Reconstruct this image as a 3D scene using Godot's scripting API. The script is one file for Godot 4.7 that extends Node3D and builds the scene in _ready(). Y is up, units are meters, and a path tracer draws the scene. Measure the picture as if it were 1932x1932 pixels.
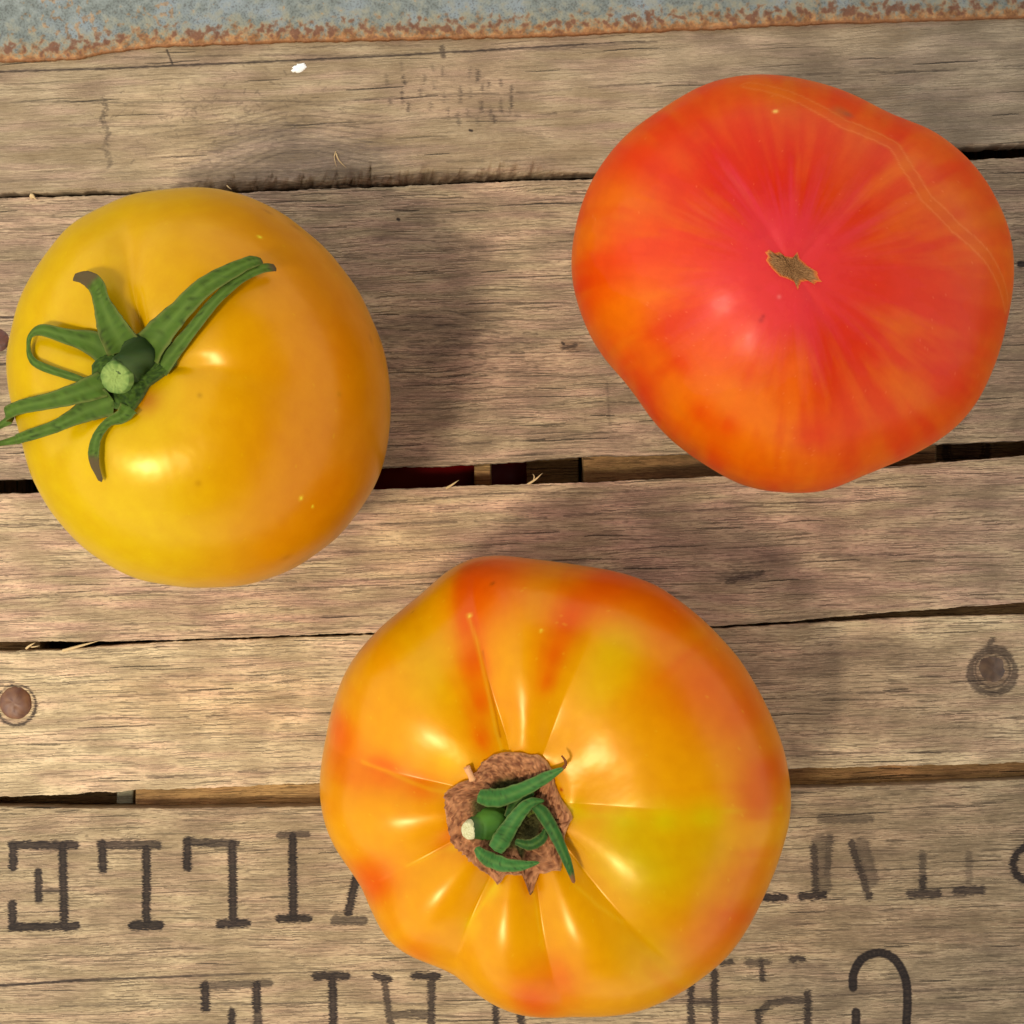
extends Node3D
# Lengths are drawn up in units of 1/1932 of the frame's width on the crate top, called u; S metres each.
const S := 0.24 / 1932.0
const CAM_H := 2576.0          # the camera's height over the slats, in u
const X0 := -150.0
const X1 := 2082.0
const TEX_W := 2048

var used := {}
var fruit_skin_noise: FastNoiseLite

# ---------------------------------------------------------------- naming
func numbered(called: String) -> String:
	if not used.has(called):
		used[called] = 0
		return called
	used[called] += 1
	return "%s_%03d" % [called, used[called]]

func thing(called: String, label: String, category: String, at := Vector3.ZERO, group := "") -> Node3D:
	var o := Node3D.new()
	o.name = numbered(called)
	add_child(o)
	o.position = at
	o.set_meta("label", label)
	o.set_meta("category", category)
	if group != "":
		o.set_meta("group", group)
	return o

func part(called: String, mesh: Mesh, mat: Material, parent: Node3D, label := "") -> MeshInstance3D:
	var o := MeshInstance3D.new()
	var k := 0
	var nm := called
	while parent.has_node(NodePath(nm)):
		k += 1
		nm = "%s_%03d" % [called, k]
	o.name = nm
	o.mesh = mesh
	o.material_override = mat
	parent.add_child(o, true)
	if label != "":
		o.set_meta("label", label)
	return o

# ---------------------------------------------------------------- helpers
static func lin(r: float, g: float, b: float) -> Color:
	return Color(r / 255.0, g / 255.0, b / 255.0).srgb_to_linear()

static func at(px: float, py: float, h: float) -> Vector3:      # a point h above the slats that is seen at (px, py)
	var k := 1.0 - h / CAM_H
	return Vector3((px - 966.0) * S * k, h * S, (py - 966.0) * S * k)

static func flat(px: float, py: float, h: float) -> Vector3:    # a point of the crate
	return Vector3((px - 966.0) * S, h * S, (py - 966.0) * S)

static func along(line: Array, x: float) -> float:              # y of a polyline at x, ends continued
	var n := line.size()
	var i := 0
	while i < n - 2 and x > line[i + 1].x:
		i += 1
	var a: Vector2 = line[i]
	var b: Vector2 = line[i + 1]
	return a.y + (b.y - a.y) * (x - a.x) / (b.x - a.x)

# A grid of points as a mesh: rows of nv points; normals from neighbours; faces turned to agree with the normals.
static func grid(p: PackedVector3Array, nu: int, nv: int, loop_v: bool, inner: Vector3, uv := PackedVector2Array(), col := PackedColorArray(), caps := false) -> ArrayMesh:
	var nrm := PackedVector3Array()
	nrm.resize(p.size())
	var idx := PackedInt32Array()
	var flip := 0.0
	for i in nu:
		var ia := maxi(i - 1, 0)
		var ib := mini(i + 1, nu - 1)
		for j in nv:
			var ja := (j - 1 + nv) % nv if loop_v else maxi(j - 1, 0)
			var jb := (j + 1) % nv if loop_v else mini(j + 1, nv - 1)
			var du := p[ib * nv + j] - p[ia * nv + j]
			var dv := p[i * nv + jb] - p[i * nv + ja]
			var n := du.cross(dv)
			if n.length_squared() < 1e-24:
				n = Vector3.ZERO
			nrm[i * nv + j] = n.normalized()
			flip += n.normalized().dot(p[i * nv + j] - inner)
	if flip < 0.0:
		for i in nrm.size():
			nrm[i] = -nrm[i]
	for i in nu:                                               # the ends of a closed shape
		if nrm[i * nv].length_squared() < 0.5:
			for j in nv:
				if nrm[i * nv + j].length_squared() < 0.5:
					nrm[i * nv + j] = (p[i * nv + j] - inner).normalized() if not caps else (p[i * nv] - p[(1 if i == 0 else i - 1) * nv]).normalized()
	for i in nu - 1:
		for j in (nv if loop_v else nv - 1):
			var a := i * nv + j
			var b := i * nv + (j + 1) % nv
			var c := a + nv
			var d := b + nv
			if flip > 0.0:
				idx.append_array(PackedInt32Array([a, b, c, b, d, c]))
			else:
				idx.append_array(PackedInt32Array([a, c, b, b, c, d]))
	var arr := []
	arr.resize(Mesh.ARRAY_MAX)
	arr[Mesh.ARRAY_VERTEX] = p
	arr[Mesh.ARRAY_NORMAL] = nrm
	if uv.size():
		arr[Mesh.ARRAY_TEX_UV] = uv
	if col.size():
		arr[Mesh.ARRAY_COLOR] = col
	arr[Mesh.ARRAY_INDEX] = idx
	var m := ArrayMesh.new()
	m.add_surface_from_arrays(Mesh.PRIMITIVE_TRIANGLES, arr)
	return m

static func spline(q: Array, t: float) -> Variant:              # Catmull-Rom through q (numbers or vectors), t from 0 to 1
	var n := q.size()
	var f := clampf(t, 0.0, 1.0) * (n - 1)
	var i := mini(int(f), n - 2)
	var u := f - i
	var b = q[i]
	var c = q[i + 1]
	var a = q[i - 1] if i > 0 else b * 2.0 - c
	var d = q[i + 2] if i < n - 2 else c * 2.0 - b
	return (b * 2.0 + (c - a) * u + (a * 2.0 - b * 5.0 + c * 4.0 - d) * (u * u) + (b * 3.0 - a - c * 3.0 + d) * (u * u * u)) * 0.5

static func vcol_material(rough: float, spec := 0.5) -> StandardMaterial3D:
	var m := StandardMaterial3D.new()
	m.vertex_color_use_as_albedo = true
	m.roughness = rough
	m.metallic_specular = spec
	return m

# ---------------------------------------------------------------- wood
static func noise_layer(sd: int, w: int, h: int, freq: float, full_w: int, full_h: int, octaves := 1) -> PackedByteArray:
	var n := FastNoiseLite.new()
	n.seed = sd
	n.noise_type = FastNoiseLite.TYPE_SIMPLEX
	n.frequency = freq
	n.fractal_type = FastNoiseLite.FRACTAL_FBM if octaves > 1 else FastNoiseLite.FRACTAL_NONE
	n.fractal_octaves = octaves
	var im := n.get_image(maxi(w, 2), maxi(h, 2))
	if w != full_w or h != full_h:
		im.resize(full_w, full_h, Image.INTERPOLATE_CUBIC)
	return im.get_data()

# marks: [x1, y1, x2, y2, width, dark, ragged]; stains: [x, y, rx, ry, r, g, b, share]
static func wood(o: Dictionary) -> Array:
	var y0: float = o.y0
	var hpx: float = o.y1 - o.y0
	var sc := TEX_W / (X1 - X0)
	var W := TEX_W
	var H := int(hpx * sc)
	var slope: float = o.get("slope", -0.034)
	var extra := int(absf(slope) * W) + 48
	var H2 := H + extra
	var sd: int = o.seed
	var dash := noise_layer(sd + 7, W / 54, H2, 0.40, W, H2)
	var tick := noise_layer(sd + 8, W / 9, H2, 0.46, W, H2)
	var streak := noise_layer(sd, W / 44, H2, 0.30, W, H2)
	var fine := noise_layer(sd + 1, W / 12, H2, 0.55, W, H2)
	var fibre := noise_layer(sd + 2, W / 4, H2, 0.7, W, H2)
	var broad := noise_layer(sd + 3, W / 26, H2 / 10, 0.16, W, H2, 3)
	var warp := noise_layer(sd + 4, W / 16, H / 8, 0.05, W, H, 2)
	var hue := noise_layer(sd + 5, W / 40, H / 5, 0.16, W, H, 3)
	var speck := noise_layer(sd + 6, W, H, 0.45, W, H)
	var ink := PackedFloat32Array()
	ink.resize(W * H)
	var crack := PackedFloat32Array()
	crack.resize(W * H)
	var pale := PackedFloat32Array()
	pale.resize(W * H)
	var rng := RandomNumberGenerator.new()
	rng.seed = sd * 77 + 5
	# short checks along the grain, each with a lit lip below
	var count: int = int(o.get("cracks", 1.0) * H * 4.5)
	for k in count:
		var x := rng.randf() * W
		var y := rng.randf() * H
		var zone: float = broad[(int(y) + 20) * W + int(x)] / 255.0
		if rng.randf() > 0.15 + zone * 1.1:
			continue
		var length := 14.0 + 46.0 * rng.randf() * rng.randf()
		var dark := 0.25 + 0.45 * rng.randf() * rng.randf()
		var thick := rng.randf_range(0.15, 0.5)
		if rng.randf() < 0.16:
			length = 40.0 + 150.0 * rng.randf() * rng.randf()
			dark = 0.5 + 0.45 * rng.randf()
			thick = rng.randf_range(0.35, 0.85)
		var pale_only := rng.randf() < 0.22
		var wob := rng.randf() * 6.28
		var fr := 0.02 + rng.randf() * 0.05
		var step := 0.0
		for i in int(length):
			var xx := int(x) + i
			if xx >= W:
				break
			if rng.randf() < 0.06:
				step += rng.randf_range(-0.7, 0.7)
			var t := float(i) / length
			var yy := y + slope * i + 0.7 * sin(wob + i * fr) + step
			var th := thick * (0.45 + 0.9 * sqrt(maxf(0.0, 1.0 - absf(2.0 * t - 1.0)))) * (0.8 + 0.4 * rng.randf())
			for q in range(-2, 5):
				var yi := int(yy) + q
				if yi < 0 or yi >= H:
					continue
				var dq := absf(yi - yy)
				var cell := yi * W + xx
				if pale_only:
					pale[cell] = maxf(pale[cell], dark * clampf(th + 0.5 - dq, 0.0, 1.0))
				else:
					crack[cell] = maxf(crack[cell], dark * clampf(th + 0.5 - dq, 0.0, 1.0))
					pale[cell] = maxf(pale[cell], 0.6 * dark * clampf(th + 0.4 - absf(yi - yy - th - 1.6), 0.0, 1.0))
	# printed, dented and scratched marks
	for m in o.get("marks", []):
		var ax: float = (m[0] - X0) * sc
		var ay: float = (m[1] - y0) * sc
		var bx: float = (m[2] - X0) * sc
		var by: float = (m[3] - y0) * sc
		var wd: float = m[4] * sc * 0.5
		var rag: float = m[6]
		var grow := wd + 4.0 + rag * 12.0
		for y in range(maxi(0, int(minf(ay, by) - grow)), mini(H, int(maxf(ay, by) + grow) + 1)):
			for x in range(maxi(0, int(minf(ax, bx) - grow)), mini(W, int(maxf(ax, bx) + grow) + 1)):
				var dx := bx - ax
				var dy := by - ay
				var t := clampf(((x - ax) * dx + (y - ay) * dy) / maxf(dx * dx + dy * dy, 0.001), 0.0, 1.0)
				var d := Vector2(x - ax - dx * t, y - ay - dy * t).length()
				var fi := fine[(y + 30) * W + x] / 255.0
				d += rag * ((fibre[(y + 30) * W + x] / 255.0 - 0.5) * 9.0 + (tick[(y + 30) * W + x] / 255.0 - 0.5) * 15.0)
				var soft := 1.0 + rag * 1.2
				var a := clampf((wd - d) / (2.0 * soft) + 0.5, 0.0, 1.0) * minf(1.0, float(m[5]) * 1.25) * (0.84 + 0.16 * fi) * (0.80 + 0.2 * smoothstep(0.0, 1.0, absf(d) / wd))
				ink[y * W + x] = maxf(ink[y * W + x], a)
	var dark_c: Vector3 = o.dark
	var light_c: Vector3 = o.light
	var pink: Vector3 = o.get("pink", Vector3(150, 112, 92))
	var ink_c: Vector3 = o.get("ink", Vector3(26, 19, 17))
	var stain_px := PackedFloat32Array()
	stain_px.resize(W * H)
	var stain_c := Vector3.ZERO
	var stains: Array = o.get("stains", [])
	var owner := PackedByteArray()
	owner.resize(W * H)
	for k in stains.size():
		var s: Array = stains[k]
		var cx: float = (s[0] - X0) * sc
		var cy: float = (s[1] - y0) * sc
		var rx: float = s[2] * sc
		var ry: float = s[3] * sc
		for y in range(maxi(0, int(cy - ry * 1.6)), mini(H, int(cy + ry * 1.6))):
			for x in range(maxi(0, int(cx - rx * 1.6)), mini(W, int(cx + rx * 1.6))):
				var q := ((x - cx) / rx) ** 2 + ((y - cy) / ry) ** 2
				var a := float(s[7]) * clampf(1.35 - q + (fine[(y + 24) * W + x] - 128) * 0.004 + (warp[y * W + x] - 128) * 0.004, 0.0, 1.0)
				if a > stain_px[y * W + x]:
					stain_px[y * W + x] = a
					owner[y * W + x] = k
	var color := PackedByteArray()
	color.resize(W * H * 3)
	var height := PackedByteArray()
	height.resize(W * H)
	var shift0 := float(extra - 24) if slope > 0.0 else 24.0
	var wave: float = o.get("wave", 3.0)
	for y in H:
		for x in W:
			var i := y * W + x
			var sy := y - slope * x + 12.0 + (warp[i] - 128) * wave / 128.0
			var j := clampi(int(sy), 0, H2 - 1) * W + x
			var v := streak[j] * 0.0018 + fine[j] * 0.0012 + fibre[j] * 0.0009
			var b := broad[j] * 0.00392
			v = clampf((v - 0.5) * 0.58 + 0.57 + (b - 0.5) * 0.75 + (speck[i] - 128) * 0.0009, 0.0, 1.0)
			var hu := clampf((hue[i] - 122) * 0.0045 + float(o.get("blush", 0.25)), 0.0, 0.7)
			var r := dark_c.x + (light_c.x - dark_c.x) * v
			var g := dark_c.y + (light_c.y - dark_c.y) * v
			var bl := dark_c.z + (light_c.z - dark_c.z) * v
			var pv := 0.72 + 0.5 * v
			r += (pink.x * pv - r) * hu
			g += (pink.y * pv - g) * hu
			bl += (pink.z * pv - bl) * hu
			var sa := stain_px[i]
			if sa > 0.0:
				var s: Array = stains[owner[i]]
				var sv := 0.75 + 0.5 * v
				r += (s[4] * sv - r) * sa
				g += (s[5] * sv - g) * sa
				bl += (s[6] * sv - bl) * sa
			var pa := pale[i] * 0.42
			r += (226 - r) * pa
			g += (198 - g) * pa
			bl += (158 - bl) * pa
			var open := (0.35 + 0.75 * b) * float(o.get("checks", 1.0))
			var ck := maxf(crack[i], open * maxf(clampf((dash[j] - 175) / 66.0, 0.0, 0.56), 0.45 * clampf((tick[j] - 184) / 60.0, 0.0, 0.8)))
			var pl := open * clampf((78 - tick[j]) / 70.0, 0.0, 1.0)
			r += (232 - r) * pl * 0.38
			g += (208 - g) * pl * 0.38
			bl += (166 - bl) * pl * 0.38
			var k := 1.0 - 0.74 * minf(ck, 1.0)
			r *= k
			g *= k * (0.97 + 0.03 * k)
			bl *= k * (0.94 + 0.06 * k)
			var a := ink[i]
			if a > 0.0:
				var iv := 0.75 + 0.5 * v
				r += (ink_c.x * iv - r) * a
				g += (ink_c.y * iv - g) * a
				bl += (ink_c.z * iv - bl) * a
			color[i * 3] = clampi(int(r), 0, 255)
			color[i * 3 + 1] = clampi(int(g), 0, 255)
			color[i * 3 + 2] = clampi(int(bl), 0, 255)
			height[i] = clampi(int(150.0 + (v - 0.5) * 45.0 - ck * 110.0 + pale[i] * 22.0 - a * 55.0), 0, 255)
	return [Image.create_from_data(W, H, false, Image.FORMAT_RGB8, color), Image.create_from_data(W, H, false, Image.FORMAT_L8, height)]

static func wood_material(im: Array, relief: float) -> StandardMaterial3D:
	var m := StandardMaterial3D.new()
	m.albedo_texture = ImageTexture.create_from_image(im[0])
	m.roughness = 0.82
	m.metallic_specular = 0.35
	m.heightmap_enabled = true
	m.heightmap_texture = ImageTexture.create_from_image(im[1])
	m.heightmap_scale = relief
	return m

# A long slat between two edge lines; o: top, bot (edges), h, th, round_top, round_bot, rag_top, rag_bot
func slat_mesh(o: Dictionary) -> ArrayMesh:
	var n := FastNoiseLite.new()
	n.seed = o.seed
	n.frequency = 0.02
	n.fractal_octaves = 4
	var fx: float = o.get("from", X0)
	var tx: float = o.get("to", X1)
	var nu := int((tx - fx) / 4.2) + 1
	var th: float = o.th
	var p := PackedVector3Array()
	var uv := PackedVector2Array()
	var hb: float = o.h
	var tex_h: float = o.y1 - o.y0
	var nv := 0
	for i in nu + 2:
		var c := clampi(i - 1, 0, nu - 1)
		var x := fx + (tx - fx) * c / (nu - 1)
		var yt: float = along(o.top, x) + n.get_noise_2d(x, 10) * 5.0 * o.rag_top + n.get_noise_2d(x * 6.0, 90) * 2.6 * o.rag_top
		var yb: float = along(o.bot, x) + n.get_noise_2d(x, 500) * 5.0 * o.rag_bot + n.get_noise_2d(x * 6.0, 700) * 2.6 * o.rag_bot
		var soft := clampf(n.get_noise_2d(x * 0.35, 3000) + 0.5, 0.15, 1.3)
		var rt: float = o.round_top * soft
		var soft2 := clampf(n.get_noise_2d(x * 0.35, 4000) + 0.5, 0.15, 1.3)
		var rb: float = o.round_bot * soft2
		if o.has("worn"):                                      # a stretch of broken, fibrous edge
			var w: Vector3 = o.worn
			rb += w.z * smoothstep(w.x, w.x + 160.0, x) * (1.0 - smoothstep(w.y - 160.0, w.y, x)) * (0.65 + 0.8 * n.get_noise_2d(x * 2.0, 5000))
		var row := []
		row.append(Vector3(yt, hb - th, yt - th))
		row.append(Vector3(yt, hb - th * 0.5, yt - th * 0.5))
		for k in 5:
			var a := k * PI / 8.0
			row.append(Vector3(yt + rt * (1.0 - cos(a)), hb - rt * 0.8 * (1.0 - sin(a)), yt + rt * (1.0 - cos(a))))
		for k in range(1, 20):
			var y := lerpf(yt + rt, yb - rb, k / 20.0)
			row.append(Vector3(y, hb + n.get_noise_2d(x * 0.25, y * 1.2) * 3.0, y))
		for k in 7:
			var a := PI * 0.5 - k * PI / 12.0
			var rough := 0.0
			if rb > 8.0 and k > 0:
				rough = n.get_noise_2d(x * 5.0, 900.0 + k * 60.0) * 0.30 * rb
			row.append(Vector3(yb - rb * (1.0 - cos(a)) + rough * 0.4, hb - minf(rb * 1.1, th * 0.8) * (1.0 - sin(a)) + rough, yb - rb * (1.0 - cos(a))))
		row.append(Vector3(yb, hb - th * 0.9, yb + th * 0.5))
		row.append(Vector3(yb, hb - th, yb + th))
		nv = row.size()
		for r in row:
			if i == 0 or i == nu + 1:
				p.append(flat(x, (yt + yb) * 0.5, hb - th * 0.5))
			else:
				p.append(flat(x, r.x, r.y))
			uv.append(Vector2((x - X0) / (X1 - X0), (r.z - o.y0) / tex_h))
	return grid(p, nu + 2, nv, true, flat((fx + tx) * 0.5, (o.y0 + o.y1) * 0.5, hb - th * 0.5), uv, PackedColorArray(), true)

# ---------------------------------------------------------------- fruit
class Fruit:
	var c := Vector3.ZERO
	var r := PackedFloat32Array()
	var mean := 0.0
	var tall := 0.0
	var power := 2.2
	var axis := Vector3.UP
	var e1 := Vector3.RIGHT
	var e2 := Vector3.BACK
	var dents := []        # [direction, depth, spread, power]
	var grooves := []      # [psi, depth, width, from, to]
	var lump := 0.0
	var lobes := []        # [psi, depth] of the furrows between swollen lobes, in order
	var ribs := Vector2(0.0, 0.22)
	var noise: FastNoiseLite

	func set_outline(pts: Array, cx: float, cy: float, hc: float, fit: Vector2) -> void:
		var k := (1.0 - hc / CAM_H) * S
		var raw := PackedFloat32Array()
		raw.resize(360)
		var n := pts.size()
		for a in 360:
			var d := Vector2.from_angle(deg_to_rad(a))
			var best := 0.0
			for i in n:
				var p: Vector2 = (pts[i] - Vector2(cx, cy)) * fit
				var q: Vector2 = (pts[(i + 1) % n] - Vector2(cx, cy)) * fit
				var e := q - p
				var den := d.cross(e)
				if absf(den) < 1e-9:
					continue
				var t := p.cross(e) / den
				var u := p.cross(d) / den
				if u >= 0.0 and u <= 1.0 and t > best:
					best = t
			raw[a] = best * k
		r.resize(360)
		mean = 0.0
		for a in 360:
			var s := 0.0
			var w := 0.0
			for j in range(-9, 10):
				var g := exp(-j * j / 32.0)
				s += raw[(a + j + 360) % 360] * g
				w += g
			r[a] = s / w
			mean += r[a] / 360.0

	func aim(dir: Vector3) -> void:
		axis = dir.normalized()
		e1 = axis.cross(Vector3(0, 0, 1)).normalized()
		if e1.length() < 0.5:
			e1 = Vector3.RIGHT
		e2 = axis.cross(e1).normalized()

	func psi(d: Vector3) -> float:
		return atan2(d.dot(e2), d.dot(e1))

	func reach(d: Vector3) -> float:
		var rho := sqrt(d.x * d.x + d.z * d.z)
		var th := rad_to_deg(atan2(d.z, d.x))
		if th < 0.0:
			th += 360.0
		var i := int(th) % 360
		var f := th - int(th)
		var rr := r[i] * (1.0 - f) + r[(i + 1) % 360] * f
		var w := clampf(rho * rho * 1.15, 0.0, 1.0)
		rr = mean + (rr - mean) * w
		var t := (pow(rho / rr, power) + pow(absf(d.y) / tall, power)) ** (-1.0 / power)
		var shrink := 0.0
		for q in dents:
			var ang := acos(clampf(d.dot(q[0]), -1.0, 1.0))
			shrink += q[1] * exp(-pow(ang / q[2], q[3]))
		if grooves.size():
			var al := acos(clampf(d.dot(axis), -1.0, 1.0))
			var ps := psi(d)
			for g in grooves:
				var dp := absf(wrapf(ps - g[0], -PI, PI))
				if dp < g[2] * 3.5:
					var env: float = smoothstep(ribs.x, ribs.y, al) * (1.0 - smoothstep(g[3], g[4], al))
					shrink += g[1] * env * exp(-pow(dp / g[2], 1.7))
		if lobes.size():
			var al := acos(clampf(d.dot(axis), -1.0, 1.0))
			var env := smoothstep(0.24, 0.62, al) * (1.0 - smoothstep(0.85, 1.55, al))
			if env > 0.0:
				var ps := psi(d)
				for k in lobes.size():
					var a: Array = lobes[k]
					var b: Array = lobes[(k + 1) % lobes.size()]
					var span := wrapf(b[0] - a[0], 0.0, TAU)
					var part := wrapf(ps - a[0], 0.0, TAU) / span
					if part <= 1.0:
						shrink += env * lerpf(a[1], b[1], part) * (1.0 - pow(sin(PI * part), 1.15))
						break
		if lump > 0.0:
			shrink += lump * noise.get_noise_3d(d.x * 55.0, d.y * 55.0, d.z * 55.0)
		return t * (1.0 - shrink)

	func hit(px: float, py: float) -> Vector3:                  # where the line of sight through (px, py) meets the skin
		var eye := Vector3(0, CAM_H * S, 0)
		var dir := (Vector3((px - 966.0) * S, 0, (py - 966.0) * S) - eye).normalized()
		var near := (c - eye).dot(dir)
		var lo := near - mean * 1.6
		var hi := near
		var inside := false
		for i in 24:
			var t := lerpf(lo, hi, i / 23.0)
			var q := eye + dir * t - c
			if q.length() < reach(q.normalized()):
				hi = t
				inside = true
				break
			lo = t
		if not inside:
			return Vector3.INF
		for i in 14:
			var t := (lo + hi) * 0.5
			var q := eye + dir * t - c
			if q.length() < reach(q.normalized()):
				hi = t
			else:
				lo = t
		return eye + dir * hi

	func groove(px: float, py: float, depth: float, width: float, from := 0.8, to := 1.5) -> void:
		grooves.append([psi((hit(px, py) - c).normalized()), depth, width, from, to])

func fruit_mesh(f: Fruit, nu: int, nv: int, paint: Callable) -> ArrayMesh:
	var p := PackedVector3Array()
	var col := PackedColorArray()
	p.resize(nu * nv)
	col.resize(nu * nv)
	for i in nu:
		var x := float(i) / (nu - 1)
		var al := PI * (0.55 * x + 0.45 * x * x)
		for j in nv:
			var ps := TAU * j / nv
			var d := f.axis * cos(al) + (f.e1 * cos(ps) + f.e2 * sin(ps)) * sin(al)
			var q := d * f.reach(d)
			p[i * nv + j] = q
			col[i * nv + j] = paint.call(d, q, al, ps)
	return grid(p, nu, nv, true, Vector3.ZERO, PackedVector2Array(), col)

# A sheet that lies on a fruit: rings from a centre out to an outline; lift(t, angle) in u above the skin
func skin_patch(f: Fruit, cx: float, cy: float, outline: Array, rings: int, lift: Callable, paint: Callable, segs := 96) -> ArrayMesh:
	var p := PackedVector3Array()
	var col := PackedColorArray()
	var poly := []
	for k in segs:
		var d := Vector2.from_angle(TAU * k / segs)
		var best := 1.0
		for i in outline.size():
			var a: Vector2 = outline[i] - Vector2(cx, cy)
			var b: Vector2 = outline[(i + 1) % outline.size()] - Vector2(cx, cy)
			var e := b - a
			var den := d.cross(e)
			if absf(den) < 1e-9:
				continue
			var t := a.cross(e) / den
			var u := a.cross(d) / den
			if u >= 0.0 and u <= 1.0:
				best = maxf(best, t)
		poly.append(d * best)
	for i in rings + 1:
		var t := float(i) / rings
		for k in segs:
			var q: Vector2 = Vector2(cx, cy) + poly[k] * maxf(t, 0.001)
			var h := f.hit(q.x, q.y)
			var n := (h - f.c).normalized()
			p.append(h + n * (lift.call(t, TAU * k / segs, q) * S) - f.c)
			col.append(paint.call(t, TAU * k / segs, q))
	return grid(p, rings + 1, segs, true, -Vector3.UP, PackedVector2Array(), col)

# A sepal: path of [x, y, lift above the skin (or height over the slats if free)], widths in u
func sepal_mesh(f: Fruit, path: Array, widths: Array, thick: float, fold: float, base_col: Color, tip_col: Color, tip_from: float, sd: int, free := false, twist := []) -> ArrayMesh:
	var n := FastNoiseLite.new()
	n.seed = sd
	n.frequency = 0.03
	var pts := []
	var nrm := []
	for q in path:
		var h := Vector3.INF
		if not free and q.size() < 4:
			h = f.hit(q[0], q[1])
		if h == Vector3.INF:
			pts.append(at(q[0], q[1], q[3] if q.size() > 3 else q[2]))
			nrm.append(nrm[nrm.size() - 1] if nrm.size() and not free and q[2] > 28.0 and q.size() > 3 and q[0] < 60.0 else Vector3.UP)
		else:
			var up := (h - f.c).normalized()
			pts.append(h + up * q[2] * S)
			nrm.append((up + Vector3.UP * 0.5).normalized())
	var nu := 44
	var nv := 16
	var p := PackedVector3Array()
	var col := PackedColorArray()
	for i in nu:
		var t := float(i) / (nu - 1)
		var c: Vector3 = spline(pts, t)
		var ahead: Vector3 = spline(pts, minf(t + 0.02, 1.0)) - spline(pts, maxf(t - 0.02, 0.0))
		ahead = ahead.normalized()
		var up: Vector3 = (spline(nrm, t) as Vector3)
		up = (up - ahead * up.dot(ahead)).normalized()
		var side := ahead.cross(up).normalized()
		if twist.size():
			var tw: float = spline(twist, t)
			var s2 := side * cos(tw) + up * sin(tw)
			up = up * cos(tw) - side * sin(tw)
			side = s2
		var w: float = maxf(spline(widths, t), 1.5) * 0.5 * S
		w *= 1.0 + 0.10 * n.get_noise_2d(t * 300.0, 7.0)
		var close := 1.0 if i > 0 and i < nu - 1 else 0.05
		for j in nv:
			var a := TAU * j / nv
			var sx := cos(a)
			var sy := sin(a)
			var edge := absf(sx)
			var off := side * sx * w * close
			off += up * (sy * thick * S * (0.35 + 0.65 * (1.0 - edge * edge)) + fold * w * (edge - 0.45) + n.get_noise_2d(t * 150.0, sx * 40.0 + 90.0) * 1.5 * S) * close
			p.append(c + off - f.c)
			var k := base_col
			var sh := 1.0 + 0.30 * n.get_noise_2d(t * 500.0 + 40.0, sx * 60.0) + 0.16 * n.get_noise_2d(t * 2400.0, sx * 300.0)
			k = Color(k.r * sh, k.g * sh, k.b * sh)
			k = k.lerp(lin(128, 118, 66), 0.40 * smoothstep(0.78, 1.0, edge))
			k = k.lerp(lin(118, 142, 66), 0.22 * (1.0 - smoothstep(0.0, 0.2, edge)))
			k = k.lerp(lin(40, 50, 22), 0.75 * clampf((n.get_noise_2d(t * 1100.0 + 300.0, sx * 130.0) - 0.2) * 3.0, 0.0, 1.0))
			k = k.lerp(tip_col, clampf(smoothstep(tip_from, tip_from + 0.10, t + 0.05 * n.get_noise_2d(t * 200.0, sx * 90.0)), 0.0, 1.0))
			col.append(k)
	return grid(p, nu, nv, true, (p[0] + p[p.size() - 1]) * 0.5 - Vector3.UP * 0.001, PackedVector2Array(), col, true)

# a tube through points (metres), radii in u
func tube(pts: Array, radii: Array, paint: Callable, rough := 0.0, sd := 1, nu := 28, nv := 24) -> ArrayMesh:
	var n := FastNoiseLite.new()
	n.seed = sd
	n.frequency = 0.02
	var p := PackedVector3Array()
	var col := PackedColorArray()
	for i in nu + 2:
		var t := clampf((i - 1.0) / (nu - 1), 0.0, 1.0)
		var c: Vector3 = spline(pts, t)
		var ahead: Vector3 = (spline(pts, minf(t + 0.02, 1.0)) - spline(pts, maxf(t - 0.02, 0.0))).normalized()
		var side := ahead.cross(Vector3(0.3, 0.2, 1)).normalized()
		var up := side.cross(ahead)
		var r: float = spline(radii, t)
		if i == 0 or i == nu + 1:
			r = 0.02
		for j in nv:
			var a := TAU * j / nv
			var rr := r * (1.0 + rough * n.get_noise_2d(t * 120.0, cos(a) * 60.0 + sin(a) * 47.0))
			p.append(c + (side * cos(a) + up * sin(a)) * rr * S)
			col.append(paint.call(t, a))
	return grid(p, nu + 2, nv, true, spline(pts, 0.5), PackedVector2Array(), col, true)

static func mixed(base: Color, layers: Array, q: Vector3) -> Color:  # layers: [point, radius in metres, colour, share]
	for l in layers:
		var e: Vector3 = q - l[0]
		var d2: float = e.length_squared()
		if l.size() > 4:                                       # a streak: longer along the meridian than across it
			var a: float = e.dot(l[4])
			d2 = (d2 - a * a) * 2.2 + a * a * 0.45
		d2 /= l[1] * l[1]
		if d2 < 5.0:
			base = base.lerp(l[2], l[3] * exp(-d2))
	return base

static func meridian(p: Vector3, axis: Vector3) -> Vector3:
	var n := p.normalized()
	return (axis - n * axis.dot(n)).normalized()

static func near_line(q: Vector3, line: Array) -> float:
	var best := 1e9
	for i in line.size() - 1:
		var a: Vector3 = line[i]
		var e: Vector3 = line[i + 1] - a
		var t := clampf((q - a).dot(e) / e.length_squared(), 0.0, 1.0)
		best = minf(best, q.distance_squared_to(a + e * t))
	return sqrt(best)

func skin_material(rough: float) -> StandardMaterial3D:
	var m := vcol_material(rough, 0.22)
	m.metallic = 0.06
	m.clearcoat_enabled = true
	m.clearcoat = 0.10
	m.clearcoat_roughness = 0.24
	return m

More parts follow.
